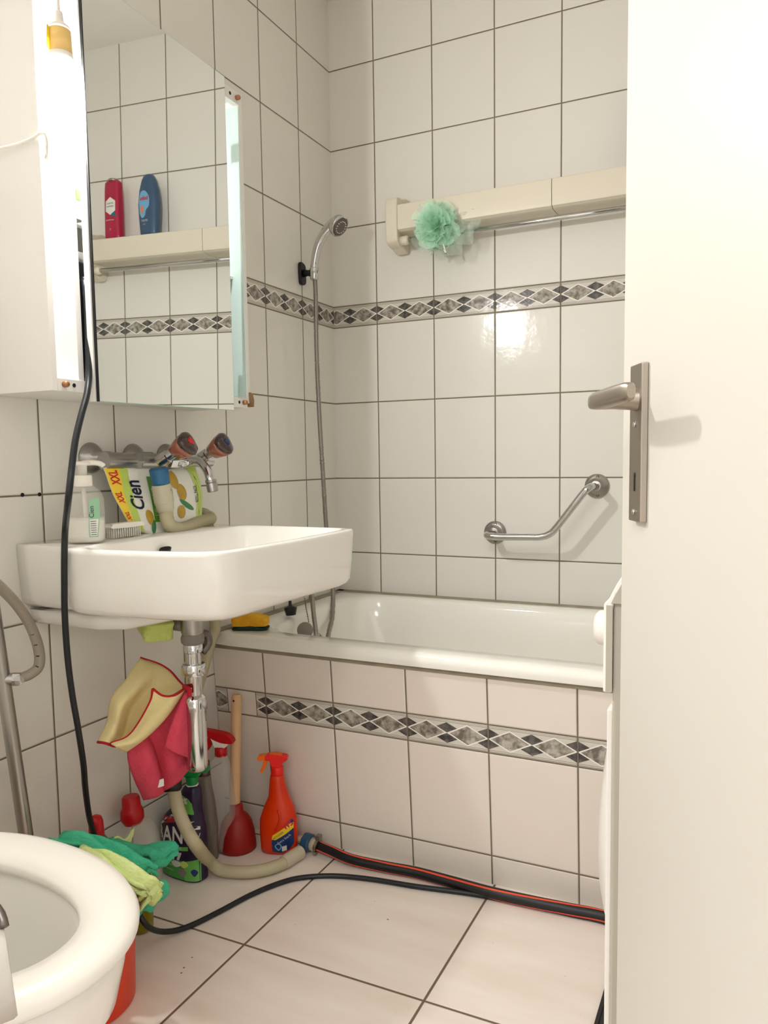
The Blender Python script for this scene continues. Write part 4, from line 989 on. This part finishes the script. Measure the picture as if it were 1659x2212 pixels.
b.patch(smooth2([(-.002, .034), (.010, .038), (.016, .046), (.002, .050), (-.010, .044)], 4), 'label_silver', l, 'printed_drop', .0012); b.patch(smooth2([(.012, .044), (.020, .054), (.030, .046), (.020, .036)], 4), 'pouch_lime', l, 'printed_lime', .0014); b.patch(smooth2([(.006, .024), (.014, .034), (.026, .026), (.016, .014)], 4), 'grey_rubber', l, 'printed_pan', .0014)
b.patch(smooth2([(.034, .030), (.040, .036), (.045, .028), (.040, .018)], 4), 'label_blue', l, 'printed_seal', .0016)
b.text('ENTFERNT FETT', -.026, .036, .0050, 'label_white', l, eps=.0014); b.text('KRAFTVOLL', -.022, .024, .0050, 'label_white', l, eps=.0014)
# clear bottle with the large red cap
o = at(306, 1850, 1, -1.045); o = Vector((o.x, -1.045, 0)) if False else Vector((at(306, 1800, 0, .062).x, at(306, 1800, 0, .062).y, 0))
t = thing('detergent_bottle', o, 'clear bottle with a large red screw cap standing at the wall', 'bottle')
b = Bot(o, .6, [(0, .036, .026, 0), (.006, .041, .031, 0), (.11, .041, .031, 0), (.145, .039, .029, 0), (.172, .030, .024, 0), (.184, .021, .019, 0)], 2.5)
finish('bottle_body', b.mesh(), 'clear_plastic', t)
bm = B(); revolve(bm, [(.178, .0190), (.186, .0235), (.190, .0255), (.206, .0255), (.212, .0230), (.216, .0205), (.237, .0195), (.241, .0170)], o + b.U * -.010, (-.06, 0, 1), 32); finish('cap', bm, 'red_plastic', t, autos=50)
# small bottle with rounded red cap
q = at(208, 1785, 0, .048); o = Vector((.048, q.y, 0))
t = thing('detergent_bottle', o, 'green and white bottle with narrow rounded red cap behind the toilet', 'bottle')
b = Bot(o, .6, [(0, .036, .026, 0), (.006, .040, .030, 0), (.12, .040, .030, 0), (.16, .036, .027, 0), (.185, .026, .021, 0), (.20, .015, .014, 0)], 2.3)
finish('bottle_body', b.mesh(), 'bottle_green', t)
b.patch([(-.034, .10), (-.01, .10), (.004, .165), (.012, .195), (-.012, .198), (-.034, .160)], 'label_white', t)
bm = B(); revolve(bm, [(.196, .014), (.199, .0165), (.235, .0145), (.244, .0115), (.248, .005)], o, (.02, -.02, 1), 26); finish('cap', bm, 'red_plastic', t, autos=60)
# olive bottle on the floor
o = at(308, 2008, 2, 0); o = Vector((o.x - .006, o.y, 0))
t = thing('cleaner_bottle', o, 'bottle of olive green liquid on the floor beside the toilet', 'bottle')
b = Bot(o, .44, [(0, .022, .020, 0), (.005, .027, .025, 0), (.08, .0275, .0255, 0), (.115, .026, .024, 0), (.140, .016, .015, 0), (.150, .012, .012, 0)], 2.2)
finish('bottle_body', b.mesh(), 'olive_liquid', t)
bm = B(); revolve(bm, [(.149, .0125), (.151, .0140), (.168, .0135), (.170, .0120)], o, ZZ, 24); finish('cap', bm, 'green_plastic', t, autos=40)
# red bucket
o = Vector((.198, -1.332, 0))
t = thing('bucket', o, 'orange-red plastic bucket tucked behind the toilet bowl', 'bucket')
bm = B(); revolve(bm, [(.004, .001), (.0, .088), (.004, .092), (.19, .098), (.194, .101), (.198, .101), (.198, .095), (.19, .094), (.01, .087), (.01, .001)], o, ZZ, 48, cap=False); finish('bucket_body', bm, 'bucket_red', t, autos=50)
bm = B(); tube(bm, [o + Vector((0.101 * math.cos(a), .101 * math.sin(a), .192 + .004 * math.sin(a * 2))) for a in [PI * k / 24 + 2.4 for k in range(25)]], .0022, 8); finish('bucket_handle', bm, 'steel', t)
# cloths folded over the bucket
def slabcloth(label, path, width_dir, W_, m, th, seed, thick_layers=1):
    t = thing('cleaning_cloth', path[len(path) // 2], label, 'cloth', None)
    b_ = B(); wd = Vector(width_dir).normalized()
    P = spline(path, .012); nW = 10; rnd = random.Random(seed)
    for lay in range(thick_layers):
        G = []
        for i, p in enumerate(P):
            row = []
            for j in range(nW + 1):
                s_ = (j / nW - .5); q = p + wd * (s_ * W_ * (1 + .12 * math.sin(i * .7 + seed))) + Vector((0, 0, lay * th * 2.0))
                q = q + Vector((0, 0, 1)) * (.006 * math.sin(i * .55 + j * .8 + seed + lay) + .006 * noise.noise(q * 25))
                row.append(b_.verts.new(q))
            G.append(row)
        for i in range(len(P) - 1):
            for j in range(nW): b_.faces.new((G[i][j], G[i + 1][j], G[i + 1][j + 1], G[i][j + 1]))
    finish('cloth_body', b_, m, t, solid=th)
    return t
slabcloth('teal cloth folded on top of the cloth heap behind the toilet', [at(128, 1822, 1, -1.33), at(175, 1822, 1, -1.32), at(225, 1842, 1, -1.31), at(275, 1868, 1, -1.30), at(318, 1884, 1, -1.29), at(322, 1892, 1, -1.288)], (.45, .8, .1), .034, 'cloth_teal', .006, 1, 2)
slabcloth('lime cloth crumpled along the toilet rim edge of the heap', [at(180, 1850, 1, -1.345), at(235, 1874, 1, -1.34), at(280, 1904, 1, -1.335), at(312, 1922, 1, -1.325), at(336, 1926, 1, -1.315), at(318, 1950, 1, -1.31)], (.45, .8, .1), .030, 'cloth_lime', .007, 3, 2)
slabcloth('teal cloth with ragged end drooping over the olive bottle', [at(265, 1905, 1, -1.30), at(300, 1922, 1, -1.28), at(332, 1918, 1, -1.26), at(342, 1935, 1, -1.255), at(318, 1955, 1, -1.26), at(312, 1975, 1, -1.265)], (.5, .7, .2), .040, 'cloth_teal', .006, 5, 1)
slabcloth('teal cloth with lime edge folded flat toward the violet bottle', [at(225, 1838, 1, -1.22), at(265, 1842, 1, -1.21), at(310, 1846, 1, -1.20), at(350, 1850, 1, -1.19), at(354, 1862, 1, -1.19), at(325, 1868, 1, -1.20)], (.2, .8, 0), .055, 'cloth_teal', .006, 7, 2)
slabcloth('lime cloth corner sticking up behind the heap', [at(205, 1845, 1, -1.20), at(235, 1838, 1, -1.19), at(262, 1826, 1, -1.185), at(266, 1806, 1, -1.185)], (.2, .8, 0), .045, 'cloth_lime', .004, 9, 1)

# ------------------------------------------------------------------ toilet
t = thing('toilet', (.30, -1.69, 0), 'white toilet with its seat down in the left foreground', 'toilet')
TY = -1.690
def egg(xb, xt, hw, z, n=96, e=2.15, yy=TY):
    """front tip xt, back xb, half width hw; widest behind the middle"""
    out = []; cx = xb + (xt - xb) * .46
    for k in range(n):
        a = 2 * PI * k / n; c, s = math.cos(a), math.sin(a)
        rx = (xt - cx) if c > 0 else (cx - xb)
        out.append(Vector((cx + rx * math.copysign(abs(c) ** (2 / e), c), yy + hw * math.copysign(abs(s) ** (2 / e), s), z)))
    return out
bm = B()
loft(bm, [egg(.10, .36, .10, .0), egg(.10, .37, .105, .01), egg(.10, .40, .11, .08), egg(.08, .475, .138, .16), egg(.06, .555, .163, .24), egg(.05, .604, .178, .31), egg(.04, .618, .183, .36), egg(.04, .624, .185, .388), egg(.045, .621, .183, .3945),
          egg(.18, .555, .130, .395), egg(.19, .55, .125, .385), egg(.20, .53, .118, .33), egg(.22, .49, .095, .26), egg(.25, .44, .065, .215), egg(.28, .40, .04, .20)])
finish('toilet_bowl', bm, 'ceramic', t)
bm = B(); loft(bm, [egg(.235, .465, .082, .238), egg(.236, .464, .081, .2385)]); finish('water', bm, 'water', t)
bm = B()
sr = [egg(.115, .632, .186, .400), egg(.113, .636, .190, .404), egg(.113, .637, .191, .412), egg(.117, .631, .187, .421), egg(.130, .614, .174, .4265), egg(.165, .590, .143, .425), egg(.188, .568, .118, .418), egg(.192, .565, .115, .410), egg(.188, .568, .118, .400)]
loft(bm, sr + [sr[0]], False, False); bmesh.ops.remove_doubles(bm, verts=bm.verts, dist=1e-5); finish('toilet_seat', bm, 'white_plastic', t)
bm = B(); loft(bm, [egg(.02, .115, .12, .40, e=4), egg(.02, .115, .12, .43, e=4)]); finish('hinge_block', bm, 'white_plastic', t)
# flush pipe and inlet valve by the wall
t = thing('flush_pipe', (.08, -1.35, .30), 'slanted chrome pipe rising beside the toilet along the wall', 'pipe')
pa, pb = at(-8, 1370, 0, .075), at(60, 1830, 0, .075)
bm = B(); tube(bm, [pb + (pb - pa) * .25, pb, pa, pa + (pa - pb) * .3], .0128, 24); finish('pipe', bm, 'chrome_worn', t)
va, vb = at(10, 1467, 0, .078), at(44, 1467, 0, .095)
bm = B(); tube(bm, [va, vb], .011, 18); revolve(bm, [(0, .0125), (.012, .0125)], at(26, 1467, 0, .087), vb - va, 6); finish('valve', bm, 'chrome_worn', t, autos=40)
bm = B(); revolve(bm, [(0, .0095), (.005, .009), (.008, .005)], at(42, 1469, 0, .102), (.5, -.85, 0), 12); finish('valve_cap', bm, 'clear_plastic', t)
L = spline([at(-40, 1235, 0, .11), at(0, 1268, 0, .11), at(38, 1308, 0, .11), at(66, 1352, 0, .11), at(83, 1400, 0, .11), at(84, 1438, 0, .11), at(66, 1456, 0, .105), at(45, 1464, 0, .098)], .004)
t2 = thing('supply_hose', at(66, 1352, 0, .11), 'curved translucent grey supply hose with black dashes left of the basin', 'hose')
bm = B(); tube(bm, L, .0095, 16); finish('hose_tube', bm, 'transparent_hose', t2)
bm = B(); vd = Vector((.5, -.86, .1)).normalized()
for i in range(4, len(L) - 6, 5):
    tt_ = (L[i + 1] - L[i]).normalized(); sd = vd.cross(tt_).normalized()
    tube(bm, [L[i] + vd * .0090 - sd * .003, L[i] + vd * .0094 + sd * .003], .0011, 6)
finish('dash_marks', bm, 'black', t2)

# toilet roll at the front wall edge of the view
def deep(px, py, k): return CAM + (RM @ Vector(((px - PX0) / F_PX, 1, -(py - PY0) / F_PX))) * k
rc = deep(22, 2088, .62)
t = thing('toilet_roll', rc, 'toilet paper roll in the near left corner, cut by the frame', 'toilet roll')
ra = Vector((-.56, -.83, -.08)).normalized()
bm = B(); revolve(bm, [(0, .018), (0, .0360), (.003, .0375), (.092, .0375), (.095, .036), (.095, .018), (0, .018)], rc, ra, 48, cap=False); finish('paper', bm, 'paper', t, autos=40)
bm = B(); tube(bm, [rc + ra * .02, rc + ra * .098], .007, 14); tube(bm, spline([rc + ra * .098, rc + ra * .115 + Vector((.0, -.02, .0)), Vector((rc.x - .07, YN + .002, rc.z))]), .007, 12)
tube(bm, spline([deep(-60, 1945, .62), deep(-20, 1950, .62), deep(2, 1975, .615), deep(10, 2003, .61)]), .0035, 10); finish('roll_holder', bm, 'steel_dark', t)

# ------------------------------------------------------------------ hoses and cable on the floor
t = thing('garden_hose', (.34, -.70, .02), 'black hose with orange stripes and blue fitting along the bath front', 'hose')
HP = [at(690, 1829, 2, .020), at(720, 1841, 2, .0175), at(760, 1857, 2, .015), at(830, 1872, 2, .014), at(900, 1885, 2, .014), at(980, 1906, 2, .014), at(1060, 1928, 2, .014), at(1150, 1948, 2, .014), at(1230, 1964, 2, .014), at(1310, 1981, 2, .014)]
d = (HP[-1] - HP[-2]).normalized(); HP += [HP[-1] + d * .12 + Vector((.01, -.02, 0)), HP[-1] + d * .25 + Vector((.06, -.02, 0))]
L = spline(HP, .008)
bm = B(); tube(bm, L, .0130, 20); finish('hose_tube', bm, 'black_rubber', t)
for ang0 in (-.1, 1.75):
    bm = B(); S = []
    for i, p in enumerate(L):
        T = (L[min(i + 1, len(L) - 1)] - L[max(i - 1, 0)]).normalized(); sd = T.cross(Vector((0, 0, 1))).normalized(); up = sd.cross(T)
        a = ang0 + .6 * math.sin(i * .035)
        for s_ in (-.17, -.085, 0, .085, .17): S.append(p + (sd * math.sin(a + s_) + up * math.cos(a + s_)) * .01335)
    V = [bm.verts.new(v) for v in S]
    for i in range(len(L) - 1):
        for k in range(4): bm.faces.new((V[i * 5 + k], V[i * 5 + k + 1], V[i * 5 + 5 + k + 1], V[i * 5 + 5 + k]))
    finish('hose_stripe', bm, 'stripe_orange', t)
ca = at(664, 1819, 2, .024); dd = (HP[0] - ca).normalized()
bm = B(); revolve(bm, [(-.012, .012), (-.010, .0225), (.010, .0235), (.013, .019)], ca, dd, 8); finish('union_nut', bm, 'blue_dark', t, smooth=False, bevel=.002)
bm = B(); revolve(bm, [(.012, .0165), (.026, .0165), (.030, .0155)], ca, dd, 24); tube(bm, [ca - dd * .03, ca], .009, 16); finish('hose_tail', bm, 'beige_plastic', t)
bm = B(); revolve(bm, [(.026, .0150), (.026, .0172), (.034, .0172), (.034, .0150)], ca, dd, 24); box(bm, (-.006, -.007, -.006), (.006, .007, .006), M4=Matrix.Translation(ca + dd * .03 + Vector((0.002, .004, .021)))); box(bm, (-.004, -.005, -.004), (.004, .005, .004), M4=Matrix.Translation(ca + dd * .03 + Vector((0, -.012, -.012)))); finish('hose_clamp', bm, 'steel', t, autos=40)
L = spline([Vector((.172, -1.224, 1.32)), Vector((.178, -1.230, 1.305)), at(186, 640, 0, .181), at(190, 720, 0, .183), at(192, 800, 0, .190), at(188, 850, 0, .205), at(176, 895, 0, .215), at(163, 950, 0, .225), at(155, 1010, 0, .235), at(148, 1075, 0, .245), at(141, 1140, 1, -1.305), at(139, 1200, 1, -1.303), at(139, 1260, 1, -1.302), at(140, 1330, 1, -1.298),
            at(146, 1420, 1, -1.29), at(156, 1500, 1, -1.28), at(168, 1570, 1, -1.27), at(180, 1650, 1, -1.25), at(184, 1700, 1, -1.235), at(192, 1760, 1, -1.21), at(205, 1815, 1, -1.18), Vector((.085, -1.17, .10)), Vector((.11, -1.185, .03)), Vector((.120, -1.195, .020)), Vector((.140, -1.200, .030)), at(294, 1978, 1, -1.185),
            at(318, 2001, 1, -1.175), at(345, 2012, 2, .024), at(380, 2010, 2, .010), at(420, 1996, 2, .0062), at(480, 1966, 2, .0062), at(540, 1934, 2, .0062), at(600, 1909, 2, .0062), at(650, 1896, 2, .0062), at(720, 1892, 2, .0062), at(800, 1899, 2, .0062), at(900, 1915, 2, .0062), at(1000, 1928, 2, .0062), at(1060, 1938, 2, .0062), at(1150, 1956, 2, .0062), at(1230, 1974, 2, .0062), at(1312, 1993, 2, .0062), Vector((1.10, -.735, .0062)), Vector((1.16, -.71, .0062))], .008)
bm = B(); tube(bm, L, .0058, 14); tag(finish('power_cable', bm, 'cable_black'), 'long black cable hanging from the cabinet and crossing the floor', 'cable')

# ------------------------------------------------------------------ washing machine
t = thing('washing_machine', (1.42, -1.0, 0), 'white front-loading washing machine behind the open door', 'washing machine')
WX, WY0, WY1 = 1.1245, -1.30, -.705
finish('machine_body', mkbox((WX + .008, WY0, .015), (1.72, WY1, .812)), 'appliance_grey', t, smooth=False, bevel=.004)
finish('front_panel', mkbox((WX + .001, WY0 + .004, .02), (WX + .008, WY1 - .004, .66)), 'appliance_white', t, smooth=False, bevel=.002)
for (xx, yy) in ((1.16, -1.26), (1.16, -.75), (1.68, -1.26), (1.68, -.75)):
    bm = B(); revolve(bm, [(0.004, .02), (.016, .018)], (xx, yy, 0), ZZ, 16); finish('foot', bm, 'black_rubber', t)
def prof_panel(pts, ya, yb):
    b_ = B(); loft(b_, [[Vector((x, ya, z)) for x, z in pts], [Vector((x, yb, z)) for x, z in pts]]); return b_
pn = prof_panel([(WX - .003, .684), (WX - .003, .798), (WX + .004, .806), (WX + .012, .823), (WX + .024, .843), (WX + .040, .855), (WX + .06, .860), (WX + .12, .860), (WX + .12, .812), (WX + .012, .812), (WX + .008, .79), (WX + .008, .684)], WY0 - .004, WY1)
pn = finish('control_panel', pn, 'appliance_white', t, smooth=False, bevel=.002)
finish('panel_end_cap', prof_panel([(WX + .0065, .80), (WX + .010, .808), (WX + .026, .838), (WX + .040, .848), (WX + .115, .848), (WX + .115, .80)], WY0 - .0062, WY0 - .003), 'appliance_grey', t, smooth=False)
finish('panel_end_cap', mkbox((WX + .0005, WY0 - .0055, .686), (WX + .0085, WY0 - .003, .797)), 'appliance_grey', t, smooth=False)
finish('worktop', mkbox((WX + .04, WY0 - .003, .845), (1.725, WY1, .868)), 'appliance_white', t, smooth=False, bevel=.005)
for yy, zz, r in ((-1.14, .732, .029), (-1.00, .722, .020)):
    bm = B(); revolve(bm, [(0, r), (.006, r), (.010, r * .96), (.034, r * .88), (.040, r * .7)], (WX - .003, yy, zz), (-1, 0, 0), 32); finish('knob', bm, 'white_plastic', pn, autos=50)
bm = B(); revolve(bm, [(0, .205), (.008, .205), (.018, .195), (.028, .176), (.036, .150), (.034, .132), (.026, .118)], (WX + .001, -1.0, .40), (-1, 0, 0), 64, cap=False); dr = finish('porthole_door', bm, 'appliance_white', t)
bm = B(); revolve(bm, [(.020, .122), (.028, .118), (.020, .07), (.016, .01)], (WX + .001, -1.0, .40), (-1, 0, 0), 48); finish('porthole_glass', bm, 'grey_bottle', dr)
tag(finish('rubber_mat', box(box(B(), (1.0610, -1.36, .0), (1.745, -.668, .0035)), (1.0605, -1.362, .0), (1.067, -.667, .006)), 'black_rubber', smooth=False), 'thin black rubber mat under the washing machine', 'mat')

# ------------------------------------------------------------------ the open room door
fwd = Vector((-math.sin(YAW), math.cos(YAW), 0)); rgt = Vector((math.cos(YAW), math.sin(YAW), 0))
P0 = CAM + fwd * .862 + rgt * .2575; P0.z = 0
def DP(dep, lat, z): v = CAM + fwd * dep + rgt * lat; return Vector((v.x, v.y, z))
bm = B(); A = [DP(.862, .2575, z) for z in (.008, 2.03)]
loft(bm, [[DP(.862, .2575, z), DP(.13, .2575, z), DP(.13, .2975, z), DP(.862, .2975, z)] for z in (.008, 2.03)])
door = struct('door_1', bm, 'door_paint', smooth=False, bevel=.002)
bm = B(); loft(bm, [[DP(.815, .2574, z), DP(.776, .2574, z), DP(.777, .2502, z), DP(.814, .2502, z)] for z in (.9165, 1.0775)]); bp = finish('handle_plate', bm, 'steel', door, smooth=False, bevel=.0012)
NL = -rgt; HS = DP(.794, .2502, 1.0415)
bm = B(); revolve(bm, [(0, .0118), (.006, .0105), (.022, .0095), (.04, .0095)], HS, NL, 24)
def sec(dep, lat, zc, wd, ht, e=3):  # lever section, in the plane of lat and z
    out = []
    for k in range(24):
        a = 2 * PI * k / 24; c, s = math.cos(a), math.sin(a)
        out.append(DP(dep, lat + wd * math.copysign(abs(c) ** (2 / e), c), zc + ht * math.copysign(abs(s) ** (2 / e), s)))
    return out
loft(bm, [sec(.810, .210, 1.0405, .004, .006), sec(.806, .2100, 1.0405, .006, .0075), sec(.790, .2100, 1.0405, .0080, .0088), sec(.765, .2100, 1.0405, .0080, .0092), sec(.735, .2105, 1.0410, .0072, .0092), sec(.700, .2115, 1.0415, .0062, .0088), sec(.690, .212, 1.0415, .0050, .0080), sec(.687, .212, 1.0415, .0035, .006)])
finish('lever_handle', bm, 'steel', door, autos=50)
def on_plate(dep, z, r, m, name, h=.0012):
    b_ = B(); revolve(b_, [(0, r), (h, r * .9)], DP(dep, .2502, z), NL, 16); return finish(name, b_, m, bp)
on_plate(.795, 1.0165, .0030, 'chrome', 'screw', .002); on_plate(.795, .9265, .0030, 'chrome', 'screw', .002); on_plate(.795, .9645, .0030, 'black', 'keyhole', .0004)
bm = B(); loft(bm, [[DP(.7965, .2503, z), DP(.7935, .2503, z), DP(.7935, .2496, z), DP(.7965, .2496, z)] for z in (.948, .9640)]); finish('keyhole', bm, 'black', bp, smooth=False)
